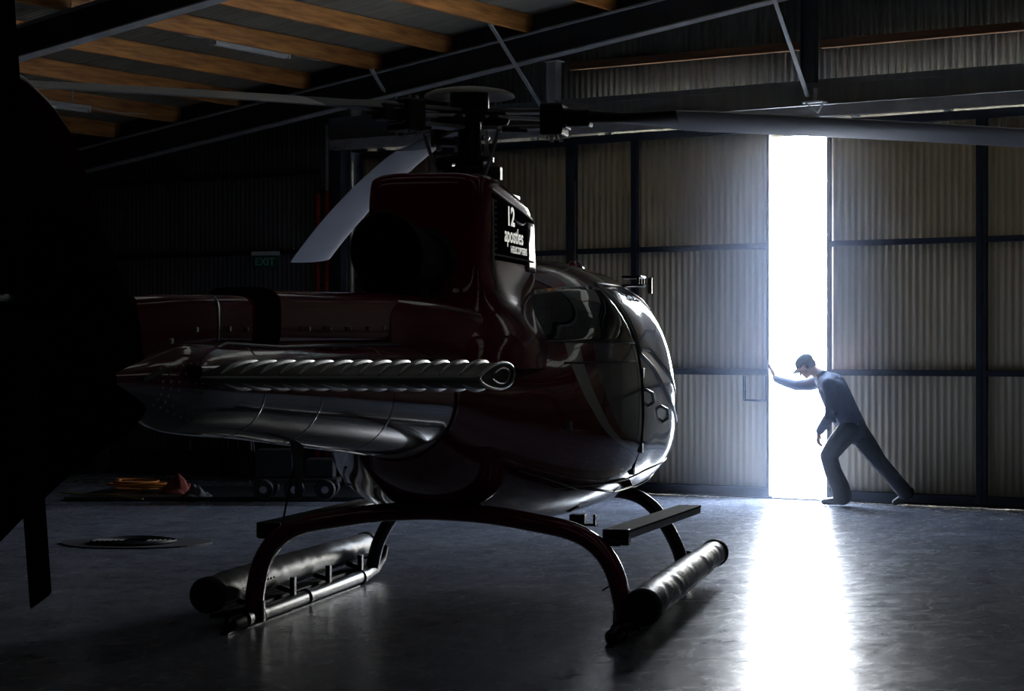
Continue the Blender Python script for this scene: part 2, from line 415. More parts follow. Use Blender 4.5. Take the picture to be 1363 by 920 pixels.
# sliding door leaves
def leaf(name, xa, xb, y, stiles, rails, label, patch=False, m='cladding'):
    t = empty(name, (xa, y, 0)); t['kind'] = 'structure'; t['label'] = label
    w = xb-xa
    o = corr_wall('cladding_sheet', .01, w-.01, .045, .08, 4.02, m, parent=t)
    fr = MB(); z0, z1 = .04, 4.05
    for z, h in ((.07, .085), (1.37, .065), (2.735, .06), (4.01, .09)):
        fr.box((0, -.03, z-h/2), (w, .03, z+h/2))
    fr.build('rail', 'frame', t, bevel=.003)
    for s, sw in stiles:
        sb = MB(); sb.box((s-xa-sw/2, -.034, z0), (s-xa+sw/2, .034, z1)); sb.build('stile', 'frame', t, bevel=.003)
    for hx in (w*.2, w*.8):
        hb = MB(); hb.box((hx-.05, -.05, 4.05), (hx+.05, -.03, 4.16)); hb.tube([(hx-.03, -.075, 4.12), (hx-.03, -.03, 4.12)], .03, 14); hb.tube([(hx+.03, -.075, 4.12), (hx+.03, -.03, 4.12)], .03, 14)
        hb.build('hanger_roller', 'steel', t)
    sh = MB(); sh.box((0, .035, .004), (w, .056, .12)); sh.build('bottom_seal', 'rubber', t)
    return t
wx = lambda px: onplane(px, 300, D).x
GL, GR = wx(1025.5), wx(1101.5)
d1 = leaf('door_1', wx(762), GL, D, [(GL-.016, .03), (wx(845), .07), (wx(764), .06)], None, 'corrugated sliding door leaf left of the bright gap')
leaf('door_2', OP_L-.3, wx(780), D+.10, [(OP_L+.05, .1), (wx(600), .07), (wx(753), .08)], None, 'corrugated sliding door leaf behind the rotor mast')
d3 = leaf('door_3', GR, wx(1307.5), D, [(GR+.02, .035), (wx(1305), .075)], None, 'corrugated sliding door leaf right of the bright gap')
leaf('door_4', wx(1307.6), -3.2, D, [(wx(1311), .05), (-5, .07), (-3.25, .07)], None, 'corrugated sliding door leaf at the right edge of the photo')
for k, (a, b) in enumerate(((-3.22, .32), (.30, 3.92), (3.90, XR-.05))):
    leaf('door_%d' % (5+k), a, b, D, [(a+.04, .07), (b-.04, .07)], None, 'further sliding door leaf beyond the right of the frame')
# pull plate frame on left leaf beside the gap
q0, q1 = onplane(992, 500, D), onplane(1022, 533, D)
mb = MB()
for a, b in (((q0.x, q1.z), (q0.x, q0.z)), ((q0.x, q1.z), (q1.x, q1.z)), ((q1.x-.005, q1.z), (q1.x-.005, q0.z))):
    mb.bar((a[0]-wx(762), -.02, a[1]), (b[0]-wx(762), -.02, b[1]), .022, .022, (0, 1, 0))
mb.build('pull_frame', 'frame', d1)
# bottom guide rail in the floor
mb = MB(); mb.box((OP_L, D-.02, .001), (XR-.1, D+.02, .018)); tag(mb.build('floor_guide_rail', 'frame'), 'low steel guide rail under the sliding doors', 'door rail')

# opening jamb, pipes, exit sign, on the dim wall
t = MB(); t.box((-.09, -.12, 0), (.09, .0, 4.1)); o = t.build('door_jamb_post', 'rafter', bevel=.005); o.location = (wx(455), D-.02, 0)
tag(o, 'dark steel jamb post at the left end of the doors', 'post')
def pipe(px, r, ztop, zred, label, m1='rafter'):
    p = onplane(px, 300, D-.1)
    t = empty('wall_pipe', (p.x, D-.1, 0)); tag(t, label, 'pipe')
    a = MB(); a.tube([(0, 0, 0), (0, 0, zred)], r*1.15, 16); a.build('red_sleeve', 'red', t, smooth=True)
    b = MB(); b.tube([(0, 0, zred), (0, 0, ztop)], r, 16); b.build('upper_pipe', m1, t, smooth=True)
    c = MB()
    for z in (zred+.02, 1.0, 2.4): c.box((-r*1.4, -.01, z), (r*1.4, .09, z+.03))
    c.build('pipe_clamp', 'frame', t)
zr = onplane(436, 254, D-.1).z
pipe(423.5, .031, 3.72, zr-.03, 'thinner red wall pipe, left one of the pair by the door jamb')
pipe(436.5, .038, 4.4, zr, 'thicker red wall pipe, right one of the pair by the door jamb', 'flange')
# exit sign
e = onplane(353.5, 346.5, D-.25)
t = empty('exit_sign', e, 0); t.rotation_euler = (0, 0, math.radians(14)); tag(t, 'green EXIT sign box hanging on the dim wall above the boom', 'exit sign')
mb = MB(); mb.box((-.17, -.03, -.10), (.17, .03, .06)); mb.build('sign_face', 'green', t, bevel=.004)
mb = MB(); mb.box((-.18, -.04, .06), (.18, .04, .11)); mb.box((-.02, .0, .0), (.02, .26, .03)); mb.build('housing', 'lamp', t, bevel=.004)
tm = text_mesh('EXIT', .135, .002, .002); o = tm.build('lettering', mat('sign_letter', (.25, .6, .4), .5), t); o.rotation_euler = (PI/2, 0, 0); o.location = (-.135, -.034, -.065)
# exit door under the sign
mb = MB(); a, b = onplane(318, 500, D).x, onplane(385, 500, D).x
t = empty('door_8', (a, D-.02, 0)); t['kind'] = 'structure'; t['label'] = 'dark exit door under the green sign'
mb.box((.05, -.02, .02), (b-a-.05, .02, 2.05)); mb.build('door_panel', 'frame', t, bevel=.004)
mb = MB(); mb.box((0, -.03, 0), (.05, .04, 2.1)); mb.box((b-a-.05, -.03, 0), (b-a, .04, 2.1)); mb.box((0, -.03, 2.05), (b-a, .04, 2.1)); mb.build('door_frame', 'rafter', t)
mb = MB(); mb.tube([(.12, -.07, 1.0), (.24, -.07, 1.0)], .01, 8); mb.tube([(.12, -.07, 1.0), (.12, -.01, 1.0)], .01, 8); mb.build('door_handle', 'steel', t)

# fluorescent batten between purlins, first bay
def onroofdrop(px, py, dz):
    """point at pixel on plane z = slope(x)-dz"""
    u = (px-CX)/F; a = (CY-py)/F
    # z = H + a Z ; x = Z(u CA - SA); slope(x) = 4.84+.131(x+15.15)
    k = u*CA - SA; Z = (4.84+.131*15.15-dz-H)/(a-.131*k); x, y = cam2room(u*Z, Z); return Vector((x, y, H+a*Z))
fa, fb = onroofdrop(285, 54, -.02), onroofdrop(381, 73, -.02)
cx_ = (fa.x+fb.x)/2
def batten(x, y, z, L, label, cab):
    t = empty('fluorescent_lamp', (x, y, z)); tag(t, label, 'lamp', 'fluorescent battens')
    mb = MB(); mb.prism([(-.045, .035), (-.05, .0), (-.03, -.02), (.03, -.02), (.05, 0), (.045, .035)], -L/2, L/2); mb.build('housing', 'lamp', t, bevel=.003)
    for s in (-.022, .022):
        m2 = MB(); m2.tube([(s, -L/2+.03, -.032), (s, L/2-.03, -.032)], .013, 10); m2.build('tube', 'lamp', t, smooth=True)
    m3 = MB()
    for s in (-1, 1): m3.box((-.05, s*L/2-.012, -.045), (.05, s*L/2+.012, .04))
    m3.build('end_cap', 'lamp', t, bevel=.002)
    m3 = MB(); m3.tube([(0, L/2, .02), (.01, L/2+.5, .0), (.02, L/2+cab, .03)], .009, 6); m3.tube([(0, -L/2, .02), (.01, -L/2-.4, .0), (.02, -L/2-.7, .03)], .009, 6); m3.build('supply_cord', 'flange', t)
    for s in (-.3, .3):
        m3 = MB(); m3.box((-.005, s*L-.01, .03), (.005, s*L+.01, .22)); m3.build('hanger', 'flange', t)
batten(cx_, (fa.y+fb.y)/2, (fa.z+fb.z)/2, abs(fa.y-fb.y), 'unlit white fluorescent batten hanging beside an orange purlin', .9)
fc = onroofdrop(88, 141, .0); fc.y -= .25
batten(fc.x, fc.y, fc.z, 1.2, 'dim fluorescent batten in the dark roof left of the far rotor blade', 1.0)

# ---------------------------------------------------------------- clutter along the dim wall
pa, pb = onfloor(85, 668), onfloor(515, 668)
mb = MB(); back = 1.8
dv = Vector((-.42, .9, 0)).normalized()
vs = [pa, pb, pb+dv*back, pa+dv*back]
mb.add([Vector((v.x, v.y, 0.002)) for v in vs]+[Vector((v.x, v.y, .05)) for v in vs], [(3,2,1,0),(4,5,6,7),(0,1,5,4),(1,2,6,5),(2,3,7,6),(3,0,4,7)])
tag(mb.build('storage_platform', 'clutter', bevel=.006), 'low dark platform along the dim wall holding workshop gear', 'platform')
def depthpt(px, py, Z):
    x, y = cam2room((px-CX)/F*Z, Z); return Vector((x, y, H+(CY-py)*Z/F))
# equipment trolley with wheels
t = empty('equipment_trolley', onfloor(395, 664, .05), AL); tag(t, 'black wheeled ground equipment trolley behind the skid on the dark platform', 'trolley')
t.location.z = .051
mb = MB(); mb.box((-.45, -.2, .16), (.45, .25, .22)); mb.box((-.42, -.15, .22), (-.02, .2, .52)); mb.box((.1, -.12, .22), (.4, .18, .42)); mb.build('body', 'clutter', t, bevel=.02)
mb = MB(); mb.tube([(-.45, 0, .2), (-.5, 0, .7), (-.42, 0, .8)], .015, 8); mb.tube([(-.45, .2, .2), (-.5, .2, .7), (-.42, .2, .8)], .015, 8); mb.tube([(-.42, 0, .8), (-.42, .2, .8)], .015, 8); mb.build('push_handle', 'hub', t, smooth=True)
def wheel(t, x, y, r, w=.06, name='wheel'):
    mb = MB(); R = []
    for k in range(13):
        a = 2*PI*k/12; R.append((r-.02+.02*math.cos(a), w/2*math.sin(a)))
    rs = [[(x+rr*math.cos(2*PI*j/24), y+yy, r+rr*math.sin(2*PI*j/24)) for j in range(24)] for rr, yy in R]
    mb.rings(rs, cap=False); mb.tube([(x, y-.02, r), (x, y+.02, r)], r*.65, 20)
    w_ = mb.build(name, 'rubber', t, smooth=True)
    hb = MB(); hb.tube([(x, y-.028, r), (x, y+.028, r)], r*.35, 16); hb.build('hub_cap', 'steel', w_, smooth=True)
for x in (-.32, .0, .32): wheel(t, x, -.24, .11)
for x in (-.32, .32): wheel(t, x, .28, .11)
# heap of cloth
def heap(name, loc, sx, sy, sz, m, seed, label, cat):
    mb = MB(); n = 28; vs = []; fs = []
    for i in range(n+1):
        for j in range(n+1):
            a, b = i/n*2-1, j/n*2-1; r = math.hypot(a, b)
            k = max(0, 1-r**1.6)
            z = sz*k*(.55+.7*noise.noise((a*2.1+seed, b*2.1, 0)))+sz*.35*k*noise.noise((a*6, b*6, seed))
            s = 1/max(1, r)*(1 if r <= 1 else 1)
            vs.append((a*sx*s, b*sy*s, max(0, z)))
    for i in range(n):
        for j in range(n): fs.append((i*(n+1)+j, (i+1)*(n+1)+j, (i+1)*(n+1)+j+1, i*(n+1)+j+1))
    mb.add(vs, fs); o = mb.build(name, m, smooth=True, angle=80); o.location = loc
    so = o.modifiers.new('s', 'SOLIDIFY'); so.thickness = .004; so.offset = 1
    return tag(o, label, cat)
def on_plat(px, py):
    p = onfloor(px, py, .05); p.z = .052; return p
heap('cloth_heap', on_plat(238, 657), .26, .18, .22, 'cloth_red', 3, 'crumpled faded red cloth heap on the dark platform', 'cloth')
heap('tarpaulin', on_plat(262, 661), .18, .14, .13, 'cloth_grey', 9, 'small grey crumpled tarpaulin just right of the red cloth heap', 'tarpaulin')
def cable(pts, r, name, m, label, cat):
    mb = MB(); mb.tube(pts, r, 8); return tag(mb.build(name, m, smooth=True), label, cat)
c0 = on_plat(185, 655); pts = []
for k in range(70):
    a = k*.42; rr = .16+.05*math.sin(k*.7)
    pts.append(c0+Vector((rr*2.0*math.cos(a)*CA, rr*math.sin(a)+.3*math.cos(a)*.3, .02+.0016*k)))
cable(pts, .012, 'extension_cable', 'orange', 'loose orange extension cable bundle left of the red cloth heap', 'cable')
c0 = on_plat(125, 661); cable([c0+Vector((-.6, 0.1, .01)), c0+Vector((-.2, .05, .01)), c0+Vector((.2, .12, .012)), c0+Vector((.8, -.1, .012))], .01, 'yellow_strap', 'yellow', 'thin yellow strap lying at the left end of the platform', 'strap')
# pale boards on the wall
for px, w, h, lab in ((140, .24, 1.0, 'narrow pale board leaning on the dim wall at far left'), (330, .16, .9, 'narrow pale board leaning on the dim wall behind the red cloth')):
    p = onplane(px, 600, D-.08); mb = MB(); mb.box((-w/2, -.012, 0), (w/2, .012, h)); o = mb.build('leaning_board', 'panelboard', bevel=.003)
    o.location = (p.x, D-.14, 0.003); o.rotation_euler = (-math.radians(3), 0, 0); tag(o, lab, 'board')
# row of tins under a shelf with small caps
sh = onplane(295, 628, D-.35)
t = empty('low_shelf', (sh.x, D-.3, 0)); tag(t, 'low dark shelf against the dim wall carrying a row of bottles', 'shelf')
mb = MB(); mb.box((-1.3, -.15, .28), (1.3, .15, .31)); mb.build('shelf_board', 'clutter', t, bevel=.003)
for s in (-1.25, 0, 1.25):
    mb = MB(); mb.box((s-.02, -.14, 0), (s+.02, .14, .28)); mb.build('leg', 'clutter', t)
base = None
xs = [sh.x-.02+.085*k for k in range(7)] + [sh.x-.75+.08*k for k in range(3)] + [sh.x+.95]
for k, x in enumerate(xs):
    if base is None:
        base = empty('oil_bottle', (0, 0, 0)); mb = MB()
        mb.tube([(0, 0, 0), (0, 0, .005), (0, 0, .14), (0, 0, .17), (0, 0, .19)], [.026, .03, .03, .014, .012], 14); mb.build('bottle', 'clutter', base, smooth=True)
        mb = MB(); mb.tube([(0, 0, .188), (0, 0, .205)], .015, 12); mb.build('cap', 'yellow', base, smooth=True); o = base
    else: o = copy_tree(base)
    o.location = (x, D-.3, .311)
    lab = 'small dark bottle in the middle row on the low shelf' if k < 7 else ('small dark bottle in the left trio on the low shelf' if k < 10 else 'lone small bottle at the right end of the low shelf')
    tag(o, lab, 'bottle', 'middle row of bottles on the low shelf' if k < 7 else ('left trio of bottles on the low shelf' if k < 10 else 'bottle on the low shelf'))
# flat floor mat with hose coil in the dark foreground left
m0 = onfloor(180, 724); mb = MB()
pl = []
for k in range(40):
    a = 2*PI*k/40; pl.append((.62*math.cos(a)*(1+.06*math.sin(3*a)), .45*math.sin(a)))
mb.prism(pl, .001, .012, axis='z'); o = mb.build('floor_mat', 'mat'); o.location = (m0.x, m0.y, 0); o.rotation_euler = (0, 0, AL)
tag(o, 'dark rounded mat on the floor left of the skids', 'mat')
pts = []
for k in range(110):
    a = k*.33; rr = .12+.0022*k; pts.append(m0+Vector((rr*math.cos(a), rr*math.sin(a), .025+.004*math.sin(k))))
cable(pts, .011, 'hose_coil', 'rubber', 'coil of thin black hose lying on the dark mat', 'hose')

# ================================================================= THE HELICOPTER  (local: +x nose, +y port, z up, origin below the mast)
TH = math.radians(13)
MX, MZ = -.262, 12.4
hx, hy = cam2room(MX, MZ)
HELI = empty('helicopter', (hx, hy, 0), PI/2 + AL - TH)
tag(HELI, 'maroon skid helicopter with pale rotor blades and rolled floats parked in the hangar', 'helicopter')
def hpix(px, py, y=None, x=None):
    """heli-local point at pixel for a known local y or local x"""
    u = (px-CX)/F; s, c = math.sin(TH), math.cos(TH)
    if y is not None:
        # MX + s x - c y = u (MZ + c x + s y)
        x = (u*(MZ+s*y) - MX + c*y)/(s-u*c)
    else:
        y = (MX + s*x - u*(MZ+c*x))/(c+u*s)
    Z = MZ + c*x + s*y
    return Vector((x, y, H+(CY-py)*Z/F))

# ---- hull
ST = [ # x, halfwidth, zbottom, ztop, z of max width, exponent
 (-1.62, .335, 1.02, 1.69, 1.355, 2.0), (-1.35, .43, .88, 1.70, 1.30, 2.1), (-1.0, .56, .76, 1.72, 1.24, 2.2), (-.6, .715, .65, 1.76, 1.2, 2.35),
 (-.2, .85, .575, 1.88, 1.2, 2.5), (.2, .925, .535, 2.06, 1.2, 2.6), (.6, .955, .52, 2.17, 1.2, 2.6), (1.2, .965, .515, 2.21, 1.2, 2.6),
 (1.8, .965, .53, 2.185, 1.18, 2.75), (2.3, .93, .58, 2.07, 1.14, 2.7), (2.65, .84, .65, 1.90, 1.12, 2.5), (2.95, .69, .74, 1.66, 1.1, 2.3),
 (3.15, .50, .84, 1.43, 1.08, 2.1), (3.27, .30, .94, 1.25, 1.08, 2.0), (3.32, .10, 1.03, 1.14, 1.08, 2.0)]
SX = np.array([s[0] for s in ST])
def pchip(xs, ys):
    xs = np.array(xs, float); ys = np.array(ys, float); h = np.diff(xs); d = np.diff(ys)/h; m = np.zeros(len(xs))
    for i in range(1, len(xs)-1):
        if d[i-1]*d[i] > 0:
            w1, w2 = 2*h[i]+h[i-1], h[i]+2*h[i-1]; m[i] = (w1+w2)/(w1/d[i-1]+w2/d[i])
    m[0] = d[0]; m[-1] = d[-1]
    def f(x):
        x = min(max(x, xs[0]), xs[-1]); i = min(int(np.searchsorted(xs, x, side='right')-1), len(h)-1); t = (x-xs[i])/h[i]
        return float((2*t**3-3*t**2+1)*ys[i]+(t**3-2*t**2+t)*h[i]*m[i]+(-2*t**3+3*t**2)*ys[i+1]+(t**3-t**2)*h[i]*m[i+1])
    return f
HF = [pchip(SX, [s[k] for s in ST]) for k in range(1, 6)]
def sec(x): return [f(x) for f in HF]
def side_y(x, z):
    hw, zb, zt, zc, n = sec(x); a = (zt-zc) if z > zc else (zc-zb); k = min(.9999, abs(z-zc)/max(a, 1e-4))
    return hw*(1-k**n)**(1/n)
def hull_ring(x, off=0, n=72):
    hw, zb, zt, zc, e = sec(x); R = []
    for j in range(n):
        a = 2*PI*j/n; c, s = math.cos(a), math.sin(a)
        y = (hw+off)*math.copysign(abs(c)**(2/e), c); z = zc + ((zt-zc if s > 0 else zc-zb)+off)*math.copysign(abs(s)**(2/e), s)
        R.append((x, y, z))
    return R
def hull_at_pixel(px, py):
    lo = None
    best = None
    for k in range(400):
        x = -1.6 + 4.8*k/399
        p = hpix(px, py, x=x)      # ray point at this x
        hw, zb, zt, zc, n = sec(x)
        if not (zb < p.z < zt): continue
        d = -p.y - side_y(x, p.z)  # >0 outside on starboard
        if best is None or abs(d) < best[0]: best = (abs(d), p, x)
    return best
# livery material: maroon, pale stripe, maroon stripe, charcoal nose, split by a curve x = g(z)
swp = [(746, 372), (745, 400), (748, 430), (754, 465), (768, 505), (788, 545), (812, 580), (850, 612)]
sw = []
for px, py in swp:
    b = hull_at_pixel(px, py)
    if b: sw.append((b[1].z, b[1].x, b[0]))
print('SWOOSH', [(round(a, 2), round(b, 2), round(c, 3)) for a, b, c in sw])
def livery():
    m, nt, b = nodes('livery_paint'); L = nt.links.new
    tc = nt.nodes.new('ShaderNodeTexCoord'); sp = nt.nodes.new('ShaderNodeSeparateXYZ'); L(tc.outputs['Object'], sp.inputs[0])
    # normalise z (.4..2.4) to 0..1 and x (-1.5..2.5) to 0..1
    mr = nt.nodes.new('ShaderNodeMapRange'); mr.inputs[1].default_value = .4; mr.inputs[2].default_value = 2.4; L(sp.outputs['Z'], mr.inputs[0])
    fc = nt.nodes.new('ShaderNodeFloatCurve'); cv = fc.mapping.curves[0]
    pts = sorted([((z-.4)/2.0, (x+1.5)/4.0) for z, x, _ in sw]); 
    cv.points[0].location = (0, min(1, pts[0][1]+(pts[0][0])*1.2)); cv.points[1].location = (1, pts[-1][1]+.03)
    for p in pts: cv.points.new(*p)
    fc.mapping.update(); L(mr.outputs[0], fc.inputs['Value'])
    mx = nt.nodes.new('ShaderNodeMapRange'); mx.inputs[1].default_value = -1.5; mx.inputs[2].default_value = 2.5; L(sp.outputs['X'], mx.inputs[0])
    df = nt.nodes.new('ShaderNodeMath'); df.operation = 'SUBTRACT'; L(mx.outputs[0], df.inputs[0]); L(fc.outputs[0], df.inputs[1])
    ad = nt.nodes.new('ShaderNodeMath'); ad.operation = 'MULTIPLY_ADD'; ad.inputs[1].default_value = 1; ad.inputs[2].default_value = .5; L(df.outputs[0], ad.inputs[0])
    r = nt.nodes.new('ShaderNodeValToRGB'); r.color_ramp.interpolation = 'CONSTANT'; cr = r.color_ramp.elements
    cr[0].position = 0; cr[0].color = MAROON+(1,)
    cr[1].position = .5; cr[1].color = (.5, .52, .52, 1)
    e = cr.new(.53); e.color = MAROON+(1,)
    e = cr.new(.565); e.color = (.2, .205, .24, 1)
    L(ad.outputs[0], r.inputs[0]); L(r.outputs[0], b.inputs['Base Color'])
    setp(b, Roughness=.13, Specular_IOR_Level=.3); b.inputs['Coat Weight'].default_value = 1; b.inputs['Coat IOR'].default_value = 1.75; b.inputs['Coat Roughness'].default_value = .03
    return m
M['livery'] = livery()
mb = MB(); xs = sorted(set([round(-1.62+.06*k, 3) for k in range(82)] + [3.29, 3.31, 3.32])); xs = [x for x in xs if x <= 3.32]
mb.rings([hull_ring(x) for x in xs]); FUS = mb.build('fuselage', 'livery', HELI, smooth=True, angle=60)

def patch(name, x0, x1, bot, top, m, parent, sgn=-1, off=.004, nx=26, nz=14, thick=.004):
    """panel following the hull side; bot/top functions of t in 0..1"""
    mb = MB(); g = []
    for i in range(nx+1):
        t = i/nx
        for j in range(nz+1):
            q = j/nz; x = (x0(q) if callable(x0) else x0)*(1-t) + (x1(q) if callable(x1) else x1)*t
            z = bot(t)*(1-q)+top(t)*q
            y = side_y(x, z)+off; g.append((x, sgn*y, z))
    mb.add(g, [(i*(nz+1)+j, (i+1)*(nz+1)+j, (i+1)*(nz+1)+j+1, i*(nz+1)+j+1) for i in range(nx) for j in range(nz)])
    o = mb.build(name, m, parent, smooth=True, angle=60)
    s = o.modifiers.new('s', 'SOLIDIFY'); s.thickness = thick; s.offset = 0
    return o
def hull_line(pts, r, m, name, parent, sgn=-1, off=.002):
    P = []
    for k in range(len(pts)-1):
        (xa, za), (xb, zb) = pts[k], pts[k+1]
        for i in range(8):
            t = i/8; x, z = xa+(xb-xa)*t, za+(zb-za)*t; P.append((x, sgn*(side_y(x, z)+off), z))
    x, z = pts[-1]; P.append((x, sgn*(side_y(x, z)+off), z))
    mb = MB(); mb.tube(P, r, 8); return mb.build(name, m, parent, smooth=True)
for sgn in (-1, 1):
    # rear cabin window and door seams
    w = patch('rear_window', lambda q: -.50-.0*q, lambda q: .66, lambda t: 1.655-.01*t, lambda t: 1.80+.20*math.sin(PI*.5*min(1, t*1.3)), 'glass', HELI, sgn)
    hull_line([(-.5, 1.655), (.66, 1.645)], .006, 'black', 'window_trim', w, sgn)
    fw = patch('front_window', .76, lambda q: 2.3-.35*q, lambda t: 1.60-.42*max(0, t-.25), lambda t: 2.02-.10*t**2, 'glass', HELI, sgn)
    hull_line([(.74, 2.02), (.76, 1.58), (1.1, 1.50), (1.9, 1.22), (2.3, 1.1)], .011, 'alu', 'window_frame', fw, sgn)
    hull_line([(.74, 2.03), (1.4, 2.03), (1.95, 1.93), (2.3, 1.72)], .009, 'alu', 'window_frame', fw, sgn)
    hull_line([(.70, .70), (.70, 2.03)], .007, 'black', 'door_seam', HELI, sgn)
    hull_line([(-.45, .80), (.70, .78), (2.2, .84)], .005, 'black', 'door_seam', HELI, sgn)
    hull_line([(-.45, 1.53), (.55, 1.53)], .007, 'black', 'sliding_door_rail', HELI, sgn)
    for hx_, hz_ in ((.86, 1.30), (1.45, 1.18)):
        y = side_y(hx_, hz_); h = MB(); h.tube([(hx_-.06, sgn*(y+.0), hz_+.05), (hx_-.03, sgn*(y+.035), hz_+.03), (hx_+.03, sgn*(y+.035), hz_-.03), (hx_+.05, sgn*(y-.005), hz_-.06)], .011, 8)
        h.build('door_handle', 'steel', HELI, smooth=True)
    for hx_, hz_ in ((.74, 1.46), (.74, .98), (.74, .84)):
        y = side_y(hx_, hz_); h = MB(); h.box((hx_-.03, sgn*y-.012, hz_-.03), (hx_+.03, sgn*y+.018*1, hz_+.03)); h.build('door_hinge', 'alu', HELI, bevel=.004)
    for hx_, hz_ in ((-.55, 1.17),):
        y = side_y(hx_, hz_); h = MB(); h.box((hx_-.035, sgn*y-.012, hz_-.025), (hx_+.035, sgn*y+.012, hz_+.025)); h.build('access_latch', 'alu', HELI, bevel=.004)
    # lower wide panel seam and chine
    hull_line([(-.9, .93), (-.2, .78), (.7, .70), (1.6, .68), (2.4, .75)], .008, 'black', 'lower_seam', HELI, sgn)
    # windscreen halves
    ws = patch('windscreen', 2.36, lambda q: 3.1-.35*q, lambda t: 1.12, lambda t: 1.62-.34*t, 'glass', HELI, sgn)
# chine fairing along the belly, starboard ribbed strip on the engine deck
h = MB()
for k in range(2):
    pass
p0, p1 = hpix(606, 444, x=-1.25), hpix(700, 443, x=-.45)
h.bar(p0, p1, .05, .012)
for k in range(26):
    q = p0.lerp(p1, (k+.5)/26); h.bar(q+Vector((0, .02, .008)), q+Vector((.02, -.02, .008)), .008, .006)
h.build('deck_strip', 'alu', HELI)

# ---- engine and gearbox cowling, stacked rounded sections
LV = [ # z, x_aft, x_fore, halfwidth, exponent
 (1.50, -1.62, .50, .62, 2.6), (1.66, -1.50, .48, .58, 2.8), (1.74, -1.36, .46, .52, 3), (1.84, -1.22, .44, .44, 3.6), (1.96, -1.12, .42, .385, 6), (2.10, -1.08, .40, .358, 8), (2.25, -1.06, .35, .355, 10),
 (2.40, -1.05, .32, .355, 10), (2.50, -1.05, .30, .352, 9), (2.565, -1.04, .27, .345, 8), (2.595, -1.02, .24, .325, 5), (2.605, -.98, .20, .29, 5)]
def rrect(z, xa, xb, hw, e, n=96):
    cx, hx_ = (xa+xb)/2, (xb-xa)/2; R = []
    for j in range(n):
        a = 2*PI*j/n; c, s = math.cos(a), math.sin(a)
        x = cx+hx_*math.copysign(abs(c)**(2/e), c); y = hw*math.copysign(abs(s)**(2/e), s)
        k = max(0, (z-2.25)/.355); R.append((x, y, z - k*.125*max(0, (x+.75))/1.05))
    return R
def lv_interp(n=40):
    zs = [l[0] for l in LV]; fs = [pchip(zs, [l[k] for l in LV]) for k in range(1, 5)]; out = []
    z_all = list(np.linspace(1.5, 2.5, 26))+[2.53, 2.55, 2.565, 2.58, 2.59, 2.597, 2.602, 2.605]
    for z in z_all: out.append((float(z),)+tuple(f(z) for f in fs))
    return out
mb = MB(); mb.rings([rrect(*l) for l in lv_interp()]); COWL = mb.build('engine_cowling', 'maroon', HELI, smooth=True, angle=50)
# side panel (dark) with lettering, rivets and bright front edge
def cowl_y(x, z):
    zs = [l[0] for l in LV]; fs = [pchip(zs, [l[k] for l in LV]) for k in range(1, 5)]
    xa, xb, hw, e = [f(z) for f in fs]; cx, hx_ = (xa+xb)/2, (xb-xa)/2; k = min(.9999, abs(x-cx)/hx_)
    return hw*(1-k**e)**(1/e)
for sgn in (-1, 1):
    mb = MB(); g = []; nx, nz = 16, 12
    for i in range(nx+1):
        x = -.86+1.06*i/nx
        zt = 2.485-.10*(x+.75)/1.05; 
        for j in range(nz+1):
            z = 2.12+(zt-2.12)*j/nz; g.append((x, sgn*(cowl_y(x, min(z+.02, 2.5))+.004), z))
    mb.add(g, [(i*(nz+1)+j, (i+1)*(nz+1)+j, (i+1)*(nz+1)+j+1, i*(nz+1)+j+1) for i in range(nx) for j in range(nz)])
    pn = mb.build('side_panel', mat('panel_navy', (.014, .012, .022), 1, 0, 0, .1, 3, spec=0), COWL, smooth=True)
    so = pn.modifiers.new('s', 'SOLIDIFY'); so.thickness = .006; so.offset = 0
    rv = MB()
    for k in range(22):
        x = -.84+1.0*k/21; rv.ball((x, sgn*(cowl_y(x, 2.14)+.008), 2.145), .007, 8, 5)
    for k in range(9):
        z = 2.18+.27*k/8; rv.ball((-.83, sgn*(cowl_y(-.83, z)+.009), z), .007, 8, 5)
    rv.build('rivet_row', 'steel', COWL, smooth=True)
    tr = MB(); tr.tube([(-.87, sgn*(cowl_y(-.87, z)+.004), z) for z in (1.95, 2.12, 2.3, 2.46)], .008, 8)
    tr.tube([(x, sgn*(cowl_y(x, 2.45)-.002), 2.505-.105*(x+.75)/1.05) for x in np.linspace(-.87, .2, 8)], .008, 8)
    tr.build('panel_trim', 'lamp', COWL, smooth=True)
    fe = MB(); g = []
    for i in range(6):
        x = .0+.30*i/5
        for j in range(9):
            z = 2.08+.30*j/8; g.append((x, sgn*(cowl_y(x, z)+.004), z))
    fe.add(g, [(i*9+j, (i+1)*9+j, (i+1)*9+j+1, i*9+j+1) for i in range(5) for j in range(8)])
    o = fe.build('intake_edge', 'alu', COWL, smooth=True); so = o.modifiers.new('s', 'SOLIDIFY'); so.thickness = .006; so.offset = 0
# lettering
def letter(txt, size, x, z, bold, sq, parent, m='white', wrap=cowl_y, sgn=-1):
    tm = text_mesh(txt, size, .0015, bold, sq); vs = []
    w = max(v[0] for v in tm.v)
    for v in tm.v:
        X = x+v[0] if sgn < 0 else x-v[0]
        vs.append((X, sgn*(wrap(X, min(z+v[1]+.02, 2.5))+.010+v[2]), z+v[1]))
    tm.v = vs
    return tm.build('lettering', m, parent)
letter('12', .15, -.56, 2.335, .005, 1.35, COWL)
letter('apostles', .125, -.62, 2.235, .002, 1.2, COWL)
letter('HELICOPTERS', .058, -.46, 2.175, .001, 1.2, COWL)
sw2 = MB(); sw2.tube([(-.2+.16*math.cos(a), -(cowl_y(0, 2.4)+.011), 2.39+.035*math.sin(a)) for a in np.linspace(PI*1.1, PI*1.9, 9)], [.001, .004, .006, .007, .007, .006, .005, .003, .001], 6)
